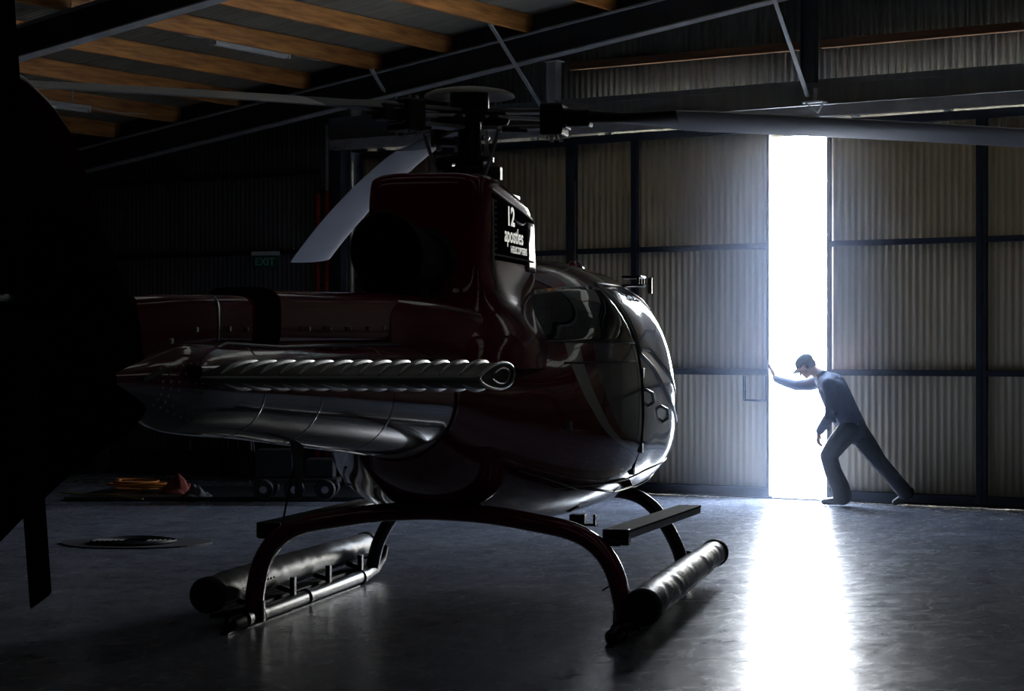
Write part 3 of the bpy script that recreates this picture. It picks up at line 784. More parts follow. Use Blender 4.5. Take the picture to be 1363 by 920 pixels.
sw2.tube([(.02+.05*t, -(cowl_y(0, 2.3)+.011), 2.26+.12*t**1.5) for t in np.linspace(0, 1, 8)], [.001, .003, .005, .006, .006, .005, .003, .001], 6)
sw2.build('logo_stroke', 'white', COWL)
# intake grille at the front
mb = MB()
for k in range(9): mb.box((.30, -.24, 2.10+.03*k), (.34, .24, 2.112+.03*k))
mb.build('intake_grille', 'black', COWL)

# ---- engine rear deck cowl and exhaust
mb = MB(); R = []
for x, hw, zt in ((-1.10, .40, 1.86), (-1.3, .37, 1.88), (-1.6, .32, 1.895), (-1.9, .24, 1.90), (-2.1, .19, 1.90), (-2.25, .165, 1.897)):
    R.append([(x, hw*math.copysign(abs(math.cos(2*PI*j/40))**(.6), math.cos(2*PI*j/40)), 1.66+(zt-1.66)*math.copysign(abs(math.sin(2*PI*j/40))**.6, math.sin(2*PI*j/40))) for j in range(40)])
mb.rings(R); mb.build('engine_deck_cowl', 'maroon', HELI, smooth=True, angle=50)
EXH = MB(); prof = [(-1.0, .15, 2.07), (-1.2, .165, 2.08), (-1.45, .18, 2.095), (-1.7, .195, 2.11), (-1.78, .20, 2.115), (-1.785, .195, 2.115), (-1.7, .185, 2.11), (-1.3, .165, 2.09)]
EXH.rings([[(x-.25*(r*math.sin(2*PI*j/40))*(1 if x < -1.6 else .3), r*math.cos(2*PI*j/40), z+r*1.06*math.sin(2*PI*j/40)) for j in range(40)] for x, r, z in prof])
ex = EXH.build('exhaust_pipe', 'soot', HELI, smooth=True, angle=50)
mb = MB(); mb.tube([(-1.42, .0, 1.84), (-1.44, 0, 1.95)], .13, 20); mb.tube([(-1.0, .19, 1.9), (-1.3, .21, 1.92), (-1.6, .2, 1.97)], .03, 10); mb.build('exhaust_support', 'soot', ex, smooth=True)
mb = MB(); mb.rings([[(x, (r+.02)*math.cos(2*PI*j/40), 2.085+(r+.02)*math.sin(2*PI*j/40)) for j in range(40)] for x, r in ((-1.03, .19), (-1.08, .185), (-1.10, .16))]); mb.build('exhaust_collar', 'hub', ex, smooth=True)

# ---- tail boom
BX = [-1.60, -2.4, -3.2, -4.0, -4.72, -5.05, -5.3]
BR = pchip([-x for x in BX], [.338, .295, .255, .215, .183, .10, .05]); BZ = pchip([-x for x in BX], [1.355, 1.385, 1.415, 1.445, 1.468, 1.484, 1.495])
def boom_ring(x, n=56, off=0):
    r, z = BR(-x)+off, BZ(-x); return [(x, r*math.cos(2*PI*j/n), z+r*math.sin(2*PI*j/n)) for j in range(n)]
def boommat():
    m, nt, b = nodes('boom_paint'); L = nt.links.new
    tc = nt.nodes.new('ShaderNodeTexCoord'); sp = nt.nodes.new('ShaderNodeSeparateXYZ'); L(tc.outputs['Object'], sp.inputs[0])
    # colour split on height relative to a slowly rising line: z - (a + b x)
    ma = nt.nodes.new('ShaderNodeMath'); ma.operation = 'MULTIPLY_ADD'; ma.inputs[1].default_value = .045; L(sp.outputs['X'], ma.inputs[0]); L(sp.outputs['Z'], ma.inputs[2])
    r = nt.nodes.new('ShaderNodeValToRGB'); r.color_ramp.interpolation = 'CONSTANT'
    mr = nt.nodes.new('ShaderNodeMapRange'); mr.inputs[1].default_value = .8; mr.inputs[2].default_value = 1.8; L(ma.outputs[0], mr.inputs[0]); L(mr.outputs[0], r.inputs[0])
    r.color_ramp.elements[0].color = (.12, .125, .15, 1); r.color_ramp.elements[1].position = .435; r.color_ramp.elements[1].color = MAROON+(1,)
    L(r.outputs[0], b.inputs['Base Color']); setp(b, Roughness=.14, Specular_IOR_Level=.3); b.inputs['Coat Weight'].default_value = 1; b.inputs['Coat IOR'].default_value = 1.75; b.inputs['Coat Roughness'].default_value = .05
    return m
M['boom'] = boommat()
mb = MB(); mb.rings([boom_ring(-1.58-.0745*k) for k in range(51)]); BOOM = mb.build('tail_boom', 'boom', HELI, smooth=True, angle=50)
mb = MB(); mb.rings([boom_ring(x, off=o) for x, o in ((-1.57, .0), (-1.575, .01), (-1.62, .01), (-1.625, .0))]); mb.build('boom_joint_ring', 'maroon', BOOM, smooth=True)
# rivets near the fin root
rv = MB(); g = []
for i in range(8):
    for j in range(12):
        a = math.radians(36-9*j); x = -4.77-.042*i; r, z = BR(-x)+.001, BZ(-x); g.append((x, -r*math.cos(a), z+r*math.sin(a)))
rv.add(g, [(i*12+j, i*12+j+1, (i+1)*12+j+1, (i+1)*12+j) for i in range(7) for j in range(11)]); rv.cur = 1
for i in range(6):
    for j in range(7):
        a = math.radians(28-13*j); x = -4.80-.045*i
        r, z = BR(-x), BZ(-x); rv.ball((x, -r*math.cos(a), z+r*math.sin(a)), .0065, 8, 5)
rv.build('riveted_doubler', ['boom', 'steel'], BOOM, smooth=True)
for xx in (-2.6, -3.55, -4.2):
    mb = MB(); mb.rings([boom_ring(xx+d, off=o) for d, o in ((.012, 0), (.008, .0015), (-.008, .0015), (-.012, 0))], cap=False); mb.build('boom_seam', 'boom', BOOM, smooth=True)
# registration strokes on the boom side
rg = MB()
def boomp(x, a, off=.003): r, z = BR(-x)+off, BZ(-x); return (x, -r*math.cos(a), z+r*math.sin(a))
xr = -4.62
for k, w in enumerate((.05, .05, .05, .05, 0, .15, .05, .05, .05)):
    if w:
        for (a0, a1) in ((0.12, .42),):
            g = []
            for i in range(2):
                for j in range(7):
                    a = a0+(a1-a0)*j/6; g.append(boomp(xr+w*i-.10*j/6, a))
            rg.add(g, [(j, 7+j, 8+j, 1+j) for j in range(6)])
        xr += w+.045
    else: xr += .06
o = rg.build('registration_letters', 'white', BOOM); so = o.modifiers.new('s', 'SOLIDIFY'); so.thickness = .002
# ---- drive shaft cover on top of the boom
def cover_ring(x, hw, zt, zb, e=.45, n=40):
    return [(x, hw*math.copysign(abs(math.cos(2*PI*j/n))**e, math.cos(2*PI*j/n)), (zt+zb)/2+(zt-zb)/2*math.copysign(abs(math.sin(2*PI*j/n))**e, math.sin(2*PI*j/n))) for j in range(n)]
mb = MB(); mb.rings([cover_ring(x, hw, zt, BZ(-x)+BR(-x)*.75) for x, hw, zt in ((-3.90, .105, 1.835), (-4.5, .10, 1.822), (-4.85, .085, 1.812), (-5.1, .04, 1.80))])
c1 = mb.build('driveshaft_cover', 'maroon', HELI, smooth=True, angle=50)
mb = MB(); mb.rings([cover_ring(x, hw, zt, BZ(-x)+BR(-x)*.75) for x, hw, zt in ((-2.05, .165, 1.90), (-2.6, .15, 1.885), (-3.2, .14, 1.87), (-3.84, .13, 1.862))])
c2 = mb.build('driveshaft_cover', 'maroon', HELI, smooth=True, angle=50)
mb = MB(); mb.rings([cover_ring(x, hw, zt, BZ(-x)+BR(-x)*.75) for x, hw, zt in ((-3.80, .132, 1.863), (-3.86, .136, 1.870), (-3.98, .136, 1.868), (-4.03, .12, 1.84))]); mb.build('cooling_scoop', 'rotor_black', c2, smooth=True, angle=50)
mb = MB(); mb.rings([cover_ring(x, .104, 1.826, BZ(-x)+BR(-x)*.74) for x in (-4.44, -4.455)]); mb.build('cover_seam', 'alu', c1, smooth=True)
for cv_, xs_ in ((c2, (-2.35, -2.6, -2.9, -3.2, -3.5)), (c1, (-4.15, -4.35, -4.7, -4.95))):
    for x in xs_:
        zz = BZ(-x)+BR(-x)*1.0; mb = MB(); hw = .15 if cv_ is c2 else .102
        mb.tube([(x, -hw-.0, zz+.03), (x, -hw-.012, zz+.03)], .011, 10); mb.build('latch', 'steel', cv_, smooth=True)
# lower trim line between cover and boom
mb = MB()
for s in (-1, 1): mb.tube([(x, s*(hw+.012), BZ(-x)+math.sqrt(max(0, BR(-x)**2-(hw+.01)**2))+.004) for x, hw in ((-1.9, .17), (-2.6, .15), (-3.2, .14), (-3.84, .13), (-4.4, .10), (-5.2, .09))], .008, 8)
mb.build('cover_trim', 'black', BOOM, smooth=True)

# ---- stabiliser: cambered section, swaged ribs, open curled tip
XLE, XTE = -4.30, -4.87
def stab_prof(n=18, sc=1.0):
    P = []
    for k in range(n+1):                     # upper from trailing edge to nose
        t = k/n; x = XTE+(XLE-XTE)*t; th = .050*(max(0, t)**.8)*math.sqrt(max(0, 1-t))*2.2+.003
        P.append((x, 1.498+th*sc+.012*t))
    for k in range(1, n):
        t = 1-k/n; x = XTE+(XLE-XTE)*t; th = .050*(max(0, t)**.8)*math.sqrt(max(0, 1-t))*2.2+.003
        P.append((x, 1.498-th*1.0*sc+.012*t))
    return P
for sgn, nm_ in ((-1, 's'), (1, 'p')):
    t = MB(); P = stab_prof(); y0, y1 = sgn*.14, sgn*1.265
    t.rings([[(x, y, z) for x, z in P] for y in (y0, y1)])
    sb = t.build('stabiliser', 'black', HELI, smooth=True, angle=40)
    rb = MB(); N = 13
    for k in range(N):
        y = sgn*(.26+.93*k/(N-1))
        up = [(x, y, z+.001) for x, z in P[1:16:2]]; dn = [(x, y, z-.001) for x, z in P[-2:-15:-2]]
        rb.tube(up, [.003, .010, .013, .014, .014, .013, .011, .003][:len(up)], 8); rb.tube(dn, [.003, .009, .012, .013, .012, .009, .003][:len(dn)], 8)
    rb.build('swaged_rib', 'alu', sb, smooth=True)
    tp = MB(); tp.tube([(x, y1+sgn*.004, z) for x, z in P+[P[0]]], .006, 8)
    tp.tube([(x*.5+(-4.5)*.5, y1+sgn*.006, z*.6+1.505*.4) for x, z in P[3:]], .004, 6)
    tp.build('tip_rim', 'alu', sb, smooth=True)
    tl = MB(); tl.tube([(XTE-.002, y0, 1.498), (XTE-.002, y1, 1.498)], .007, 8); tl.build('trailing_edge', 'alu', sb, smooth=True)
    ft = MB(); ft.box((-4.88, sgn*.12 if sgn > 0 else -.20, 1.49), (-4.34, sgn*.20 if sgn > 0 else -.12, 1.545)); ft.build('root_fitting', 'black', sb, bevel=.01)

# ---- fins
def fin(name, pts, yoff=0, th=.055):
    """pts: outline; lens-like thickness from distance to the outline"""
    mb = MB(); n = len(pts)
    P = [Vector((a, 0, b)) for a, b in pts]; cen = sum(P, Vector())/n
    def ring(k, y): return [tuple(cen+(p-cen)*k+Vector((0, y, 0))) for p in P]
    mb.rings([ring(.55, -th), ring(.82, -th*.95), ring(.93, -th*.75), ring(.985, -th*.35), ring(1, 0), ring(.985, th*.35), ring(.93, th*.75), ring(.82, th*.95), ring(.55, th)])
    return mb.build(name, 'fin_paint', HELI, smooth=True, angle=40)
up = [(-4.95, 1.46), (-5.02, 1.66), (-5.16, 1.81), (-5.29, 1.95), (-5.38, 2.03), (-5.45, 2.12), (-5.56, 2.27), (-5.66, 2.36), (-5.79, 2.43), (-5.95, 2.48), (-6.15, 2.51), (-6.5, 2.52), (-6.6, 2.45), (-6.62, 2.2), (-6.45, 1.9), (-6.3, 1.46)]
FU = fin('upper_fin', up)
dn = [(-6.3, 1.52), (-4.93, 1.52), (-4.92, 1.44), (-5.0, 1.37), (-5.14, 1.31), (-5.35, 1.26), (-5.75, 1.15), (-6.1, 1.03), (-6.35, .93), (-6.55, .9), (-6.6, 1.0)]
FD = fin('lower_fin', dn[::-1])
mb = MB(); mb.tube([(x+.004, -.008, z) for x, z in up[1:11]], .012, 10); mb.build('leading_edge_highlight', 'lamp', FU, smooth=True)  # pale tubes on both fins paint the highlight along the leading edge
mb = MB(); mb.tube([(x+.003, -.01, z) for x, z in dn[2:8]], .012, 10); mb.build('leading_edge_highlight', 'lamp', FD, smooth=True)
mb = MB(); mb.tube([(-6.2, 0, 1.0), (-6.5, 0, .72), (-6.75, 0, .66), (-6.9, 0, .70)], .018, 10); mb.build('tail_guard', 'rotor_black', FD, smooth=True)
# tail rotor, starboard side
tr_x, tr_z, tr_y = -6.46, 1.754, -.25
mb = MB(); mb.tube([(tr_x, -.02, tr_z), (tr_x, -.20, tr_z), (tr_x, -.28, tr_z), (tr_x, -.33, tr_z)], [.06, .05, .04, .02], 20); TR = mb.build('tail_rotor_hub', 'rotor_black', HELI, smooth=True)
mb = MB(); mb.tube([(tr_x+.12, tr_y, tr_z), (tr_x-.2, tr_y, tr_z)], .013, 10); mb.build('pitch_rod', 'steel', TR, smooth=True)
for k in (0, 1):
    a = math.radians(99+180*k); ca, sa = math.cos(a), math.sin(a); mb = MB(); R = []
    for s, c, tk in ((.06, .05, .03), (.18, .06, .025), (.28, .185, .02), (.6, .185, .016), (.92, .185, .012), (.93, .17, .004)):
        ring = []
        for j in range(16):
            b = 2*PI*j/16; u_, v_ = c/2*math.cos(b), tk/2*math.sin(b)*(1.4 if math.cos(b) > 0 else .8)
            ring.append((tr_x+ca*s-sa*u_, tr_y+v_+u_*.1, tr_z+sa*s+ca*u_))
        R.append(ring)
    mb.rings(R); mb.build('tail_rotor_blade', 'rotor_black', HELI, smooth=True, angle=50)

# ---- aerial hanging beneath the boom
a0 = hpix(396, 598, y=0); mb = MB()
mb.rings([[(a0.x+lx*w, ly*.018, z) for lx, ly in ((1, 0), (.3, 1), (-1, 0), (.3, -1))] for z, w in ((a0.z+.03, .10), (a0.z-.04, .07), (a0.z-.22, .028))])
AE = mb.build('blade_aerial', 'blade_dark', HELI)
mb = MB(); e0 = hpix(372, 716, y=0.05); mb.tube([(a0.x-.02, 0, a0.z-.03), tuple(e0)], .005, 6); mb.build('aerial_rod', 'hub', AE)
# whip aerial on the cabin roof
w0 = hpix(765, 352, y=-.38); w1 = hpix(764.5, 241, y=-.38)
mb = MB(); mb.rings([[(w0.x+lx*w, w0.y+ly*w*.35, z) for lx, ly in [(math.cos(2*PI*j/20), math.sin(2*PI*j/20)) for j in range(20)]] for z, w in ((w0.z-.12, .25), (w0.z-.03, .19), (w0.z+.015, .09), (w0.z+.03, .03))])
wb = mb.build('aerial_base', 'maroon', HELI, smooth=True, angle=50)
mb = MB(); mb.tube([(w0.x, w0.y, w0.z), (w0.x, w0.y, w0.z+.1), tuple(w1)], [.011, .008, .006], 8); mb.build('whip_aerial', 'steel', wb, smooth=True)
# lamp / wire guide bracket above the screen, starboard
l0 = Vector((1.85, -.66, 0)); hw_, zb_, zt_, zc_, n_ = sec(1.85); l0.z = zc_+(zt_-zc_)*(1-(.66/hw_)**n_)**(1/n_)+.065
mb = MB(); mb.box((l0.x-.12, l0.y-.10, l0.z+.0), (l0.x+.12, l0.y+.02, l0.z+.018)); mb.box((l0.x-.12, l0.y-.12, l0.z-.055), (l0.x+.12, l0.y+.02, l0.z-.042))
for s in (-.11, .0, .1): mb.box((l0.x+s, l0.y-.10, l0.z-.05), (l0.x+s+.015, l0.y-.085, l0.z+.01))
lb = mb.build('roof_bracket', 'black', HELI, bevel=.003)
mb = MB(); mb.tube([(l0.x-.10, l0.y-.105, l0.z+.012), (l0.x+.11, l0.y-.105, l0.z+.012)], .008, 8); mb.tube([(l0.x-.10, l0.y-.125, l0.z-.045), (l0.x+.11, l0.y-.125, l0.z-.045)], .008, 8)
mb.box((l0.x+.13, l0.y-.15, l0.z-.10), (l0.x+.15, l0.y-.12, l0.z+.01)); mb.build('bracket_rail', 'steel', lb, smooth=True)

# ---- landing gear
GR_ = empty('landing_gear', (0, 0, 0)); GR_.parent = HELI
def cross(x, pts, rad, name, m='maroon', lean=0, sx=1.6):
    Q = [(x+lean*(.7-z), y, z) for y, z in pts]
    # smooth the polyline
    P = []
    for i in range(len(Q)-1):
        a = Vector(Q[max(i-1, 0)]); b = Vector(Q[i]); c = Vector(Q[i+1]); d = Vector(Q[min(i+2, len(Q)-1)])
        for k in range(6):
            t = k/6; P.append(.5*((2*b)+(-a+c)*t+(2*a-5*b+4*c-d)*t*t+(-a+3*b-3*c+d)*t**3))
    P.append(Vector(Q[-1])); mb = MB(); n = len(P); rs = []
    mb2 = []
    for i, p in enumerate(P):
        t = (P[min(i+1, n-1)]-P[max(i-1, 0)]).normalized(); ax = Vector((1, 0, 0)); b_ = t.cross(ax).normalized()
        r = rad(p.y) if callable(rad) else rad
        mb2.append([p+ax*math.cos(2*PI*j/20)*r*sx+b_*math.sin(2*PI*j/20)*r for j in range(20)])
    mb.rings(mb2); return mb.build(name, m, GR_, smooth=True, angle=50)
half = [(-1.10, .06), (-1.085, .2), (-1.04, .37), (-.95, .50), (-.80, .585), (-.55, .635), (-.3, .67)]
rear = half + [(0, .685)] + [(-y, z) for y, z in half[::-1]]
rc = cross(-.83, rear, lambda y: .052, 'rear_cross_tube', 'maroon', .05, 1.9)
halff = [(-1.10, .08), (-1.08, .17), (-1.05, .27), (-.97, .42), (-.86, .56), (-.70, .635), (-.4, .655)]
front = halff + [(0, .66)] + [(-y, z) for y, z in halff[::-1]]
fc_ = cross(1.58, front, lambda y: .045, 'front_cross_tube', 'black', -.02, 1.3)
for s in (-1, 1):
    mb = MB(); mb.tube([(-1.22, s*1.1, .042), (-1.18, s*1.1, .045), (-.5, s*1.1, .047), (.6, s*1.1, .047), (1.4, s*1.1, .05), (1.62, s*1.1, .075), (1.75, s*1.09, .14), (1.80, s*1.085, .21)], [.03, .045, .045, .045, .045, .045, .042, .035], 18)
    sk = mb.build('skid_tube', 'black', GR_, smooth=True)
    for xx in (-.95, -.70, .15, 1.3):
        m2 = MB(); m2.tube([(xx-.03, s*1.1, .048), (xx+.03, s*1.1, .048)], .054, 18); m2.build('skid_clamp', 'hub', sk, smooth=True)
    m2 = MB(); m2.bar((-1.28, s*1.1, .006), (-1.0, s*1.1, .02), .05, .01); m2.box((-1.0, s*1.1-.03, .001), (1.2, s*1.1+.03, .006)); m2.build('wear_plate', 'hub', sk)
    # boot fairing where the leg meets the skid
    m2 = MB(); m2.tube([(-.83+.03, s*1.10, .02), (-.83+.03, s*1.095, .14)], [.085, .075], 18, sy=.8); m2.build('leg_shoe', 'hub', rc, smooth=True)
    # bolts
    m2 = MB()
    for k in range(5): m2.ball((-.93+.05*k, s*1.06-.06*(1 if s > 0 else -1) * (1 if s > 0 else 1), .27), .007, 8, 5)
    m2.build('leg_bolt', 'steel', rc, smooth=True)
    # rolled float in its cover, with creases
    mb = MB(); R = []; N = 90; xa, xb = -1.14, 1.92; yc = s*1.255
    for i in range(N+1):
        t = i/N; x = xa+(xb-xa)*t
        r0 = .104*(1-.16*t)*(1-.10*math.exp(-((t-.02)/.04)**2)); r0 *= 1+.07*math.sin(PI*t)
        ring = []
        for j in range(40):
            a = 2*PI*j/40
            fold = .006*noise.noise((x*9+math.cos(a)*1.3+a*.9, math.sin(a)*1.5, s*3))+.0045*math.sin(34*x+2.2*math.cos(a+.6)+3*noise.noise((x*3, a, 0)))*max(0, .3+.7*math.cos(a*1.0+.8))
            flat = .88 if math.sin(a) < -.5 else 1
            r = (r0+fold)*flat
            ring.append((x, yc+r*math.cos(a)*.97, .205+r*math.sin(a)))
        R.append(ring)
    mb.rings(R); fl_ = mb.build('rolled_float', 'vinyl', GR_, smooth=True, angle=50)
    for xx, rr in ((xa, .102), (xb-.02, .094)):
        m2 = MB(); m2.tube([(xx-.025, yc, .205), (xx-.01, yc, .205), (xx+.05, yc, .205), (xx+.06, yc, .205)], [rr*.92, rr*1.02, rr*1.02, rr*.94], 32); m2.build('float_end_cap', 'rubber', fl_, smooth=True)
    for xx in (-.8, -.1, .6, 1.3):
        m2 = MB(); m2.box((xx-.02, s*1.1-.015, .08), (xx+.02, s*1.1+.015*1, .2)); m2.bar((xx, s*1.1, .11), (xx, s*1.2, .14), .03, .03); m2.build('float_bracket', 'hub', fl_)
    m2 = MB(); m2.box((xa, s*1.19-.05, .075), (xb-.1, s*1.19+.05, .098)); m2.build('float_girt_plate', 'rubber', fl_)
    # step
    pa_, pb_ = Vector((-.70, s*1.035, .575)), Vector((1.60, s*1.13, .545))
    mb = MB(); mb.bar(pa_-Vector((0, 0, .02)), pb_-Vector((0, 0, .02)), .15, .045); stp = mb.build('boarding_step', mat('step_grey', (.34, .34, .37), .45), GR_, bevel=.006)
    m2 = MB(); m2.bar(pa_+Vector((-.01, 0, .006)), pb_+Vector((.01, 0, .006)), .155, .014); m2.build('step_tread', 'grip', stp, bevel=.003)
    m2 = MB(); m2.bar(pa_-Vector((.03, 0, .03)), pa_+Vector((.05, 0, -.03)), .15, .09); m2.bar(pa_+Vector((-.1, 0, -.06)), pa_+Vector((.02, 0, -.04)), .08, .03); m2.build('step_bracket', 'black', stp, bevel=.004)
    m2 = MB(); m2.bar((1.58, s*1.03, .50), (1.58, s*1.13, .55), .05, .03); m2.build('step_bracket', 'black', stp)
# belly fittings
mb = MB(); mb.box((.64, -.66, .485), (.72, -.54, .50)); mb.box((.64, -.66, .485), (.72, -.645, .56)); mb.box((.60, -.60, .50), (.70, -.5, .56)); mb.build('tow_fitting', 'black', HELI, bevel=.006)
mb = MB(); mb.box((-.5, -.3, .60), (-.42, -.2, .66)); mb.build('drain_fitting', 'black', HELI, bevel=.004)

# ---- main rotor
HUBZ = 3.05
mb = MB(); mb.tube([(0, 0, 2.4), (0, 0, 2.62), (0, 0, 2.72), (0, 0, 2.74), (0, 0, 3.0)], [.13, .13, .11, .075, .07], 24); MAST = mb.build('rotor_mast', 'hub', HELI, smooth=True, angle=40)
mb = MB(); mb.tube([(0, 0, 2.66), (0, 0, 2.67), (0, 0, 2.70), (0, 0, 2.71)], [.13, .16, .16, .13], 28); mb.tube([(0, 0, 2.74), (0, 0, 2.75), (0, 0, 2.78), (0, 0, 2.79)], [.10, .15, .15, .10], 28); mb.build('swashplate', 'hub', MAST, smooth=True, angle=40)
mb = MB(); mb.box((-.04, .10, 2.70), (.04, .20, 2.78)); mb.tube([(.04, .16, 2.6), (.03, .17, 2.75)], .012, 8); mb.build('scissor_link', 'hub', MAST, bevel=.004); mb = MB(); mb.box((-.03, -.20, 2.64), (.03, -.12, 2.72)); mb.build('scissor_link', 'hub', MAST, bevel=.004)
mb = MB(); mb.tube([(.16, -.08, 2.50), (.15, -.10, 2.62), (.12, -.09, 2.66), (.12, -.09, 2.78), (.09, -.08, 2.96)], .008, 8); mb.build('slip_ring_cable', 'steel', MAST, smooth=True)
# shallow dish of the vibration absorber
mb = MB(); prof = [(0, 3.205), (.05, 3.207), (.15, 3.20), (.23, 3.185), (.27, 3.165), (.278, 3.15), (.272, 3.148), (.23, 3.165), (.15, 3.178), (.05, 3.184), (0, 3.184)]
mb.rings([[(max(r, .0005)*math.cos(2*PI*j/40), max(r, .0005)*math.sin(2*PI*j/40), z) for j in range(40)] for r, z in prof])
DS = mb.build('absorber_dish', 'flange', HELI, smooth=True, angle=40)
mb = MB(); mb.tube([(0, 0, 3.0), (0, 0, 3.08), (0, 0, 3.18)], [.10, .12, .12], 24); mb.build('absorber_hub', 'hub', DS, smooth=True, angle=40)
# starflex hub plate
HUB = MB(); HUB.tube([(0, 0, 2.985), (0, 0, 2.99), (0, 0, 3.07), (0, 0, 3.075)], [.13, .15, .15, .13], 28)
HB = HUB.build('rotor_hub', 'hub', HELI, smooth=True, angle=40)
# blades; local angle of each blade measured from +x (nose)
def cam_dir_to_local(dx, dz):
    s, c = math.sin(TH), math.cos(TH); return math.atan2(-c*dx+s*dz, s*dx+c*dz)
A2 = cam_dir_to_local(-.278, .96)
specs = [(A2, .04, .016, 11), (A2-2*PI/3 if False else cam_dir_to_local(.971, -.2385), .055, .005, 14), (cam_dir_to_local(-.692, -.722), .024, .0045, 12)]
for (ang, b1, b2, pitch) in specs:
    ca, sa = math.cos(ang), math.sin(ang); rdir = Vector((ca, sa, 0)); cdir = Vector((-sa, ca, 0))   # cdir: leading edge side
    cdir = cdir if True else -cdir
    def zc(s): return HUBZ - b1*s - b2*s*s
    def ring(s, c, tk, pt, n=28, cf=.3):
        R = []; pr = math.radians(pt)
        for j in range(n):
            b = 2*PI*j/n; u = math.cos(b); xx = (u*.5+ (cf-.3))*c
            tt = tk*math.sin(b)*(math.sqrt(max(0, (u+1)/2))*.9+.12)
            v = rdir*s - cdir*xx*math.cos(pr) + Vector((0, 0, tt + xx*math.sin(pr)))
            v.z += zc(s); R.append(tuple(v))
        return R
    # blade root (dark) and lifting part (pale)
    mb = MB(); mb.rings([ring(.60, .16, .05, pitch), ring(.72, .12, .045, pitch), ring(.95, .13, .035, pitch), ring(1.18, .26, .03, pitch), ring(1.30, .33, .026, pitch)])
    BLR = mb.build('rotor_blade', ['blade_dark'], HELI, smooth=True, angle=50)
    mb = MB(); mb.rings([ring(1.30, .331, .0262, pitch), ring(1.5, .35, .026, pitch-.3)]+[ring(1.5+.2*k, .35, .024, pitch-.3-.25*k) for k in range(1, 20)]+[ring(5.34, .345, .02, pitch-5), ring(5.355, .30, .008, pitch-5)])
    BSK = mb.build('blade_skin', 'blade', BLR, smooth=True, angle=50)
    # trim tab
    mb = MB()
    p = lambda s, d: tuple(rdir*s + cdir*(.175+d)*(1) + Vector((0, 0, zc(s)+0.0)))
    # sleeve plates
    SL = MB(); SL.bar(rdir*.08+Vector((0, 0, 3.06)), rdir*.62+Vector((0, 0, 3.045)), .14, .022); SL.bar(rdir*.10+Vector((0, 0, 2.955)), rdir*.62+Vector((0, 0, 2.95)), .14, .022)
    slv = SL.build('blade_sleeve', 'alu', HB, bevel=.004)
    AR = MB(); AR.rings([[tuple(rdir*s+cdir*w*q+Vector((0, 0, z+t_))) for q, t_ in ((-1, -.008), (1, -.008), (1, .008), (-1, .008))] for s, w, z in ((.10, .09, 3.02), (.2, .075, 3.02), (.3, .05, 3.015), (.42, .04, 3.005), (.52, .035, 2.995))])
    AR.build('starflex_arm', 'blade', HB, smooth=True)
    EB = MB(); EB.box((.46, -.10, -.10), (.60, .10, .09), Matrix.Translation((0, 0, 3.0)) @ Matrix.Rotation(ang, 4, 'Z')); EB.box((.60, -.06, -.05), (.76, .06, .05), Matrix.Translation((0, 0, 3.0)) @ Matrix.Rotation(ang, 4, 'Z'))
    EB.build('elastomer_block', 'black', HB, bevel=.012)
    SP = MB(); SP.ball(rdir*.16+Vector((0, 0, 3.005)), (.09, .09, .06), 16, 10); SP.build('thrust_bearing', 'rubber', HB, smooth=True)
    BL = MB()
    for s in (.50, .56):
        for q in (-.06, .06):
            b0 = rdir*s+cdir*q+Vector((0, 0, 3.07)); BL.tube([b0+Vector((0, 0, -.20)), b0+Vector((0, 0, .04))], .011, 10)
    BL.build('sleeve_bolt', 'steel', HB, smooth=True)
    # pitch horn and link
    pl_ = rdir*.16 - cdir*.17
    PH = MB(); PH.bar(rdir*.35+Vector((0, 0, 2.94)), pl_+rdir*.08+Vector((0, 0, 2.93)), .045, .03); ph = PH.build('pitch_horn', 'hub', HB, bevel=.004)
    PL = MB(); PL.tube([pl_+rdir*.07+Vector((0, 0, 2.93)), pl_*.78+Vector((0, 0, 2.64))], .012, 10); PL.ball(pl_+rdir*.07+Vector((0, 0, 2.93)), .022, 10, 7); PL.build('pitch_link', 'steel', HB, smooth=True)
# cowl-top fittings
mb = MB(); mb.box((-.1, -.26, 2.53), (.25, -.2, 2.56)); mb.box((.15, -.2, 2.5), (.2, .1, 2.54)); mb.build('cowl_hinge', 'steel', COWL, bevel=.004)

# ================================================================= THE MAN
YM = D - .42
def mp(px, py, dy=0.0):
    return onplane(px, py, YM+dy)
MAN = empty('person', (mp(1120, 668).x, YM, 0))
tag(MAN, 'man in cap, navy sweater and dark trousers leaning to push the sliding door', 'person')
org = Vector(MAN.location)
def P_(px, py, dy=0): return mp(px, py, dy) - org
near, far = -.17, .17
hip = P_(1133, 568); chest = P_(1108, 516); neckb = P_(1094, 500); head = P_(1073.5, 488)
shN, shF = P_(1103, 512, -.19), P_(1094, 506, .17)
elN, wrN = P_(1107, 551, -.27), P_(1090, 575, -.20)
elF = P_(1060, 513, .22); wrF = P_(1031.5, 504, .30); hdF = P_(1026.5, 492, .30)
hN, hF = P_(1130, 572, -.10), P_(1138, 572, .10)
knN, anN = P_(1103, 607, -.13), P_(1121, 660, -.13)
knF, anF = P_(1170, 615, .12), P_(1206, 657, .12)
def remesh(o, v=.008, sm=4):
    r = o.modifiers.new('r', 'REMESH'); r.mode = 'VOXEL'; r.voxel_size = v; r.use_smooth_shade = True
    s = o.modifiers.new('sm', 'SMOOTH'); s.iterations = sm; s.factor = .5
def chain(mb, pts, rs):
    for i in range(len(pts)-1): mb.capsule(pts[i], pts[i+1], rs[i], rs[i+1])
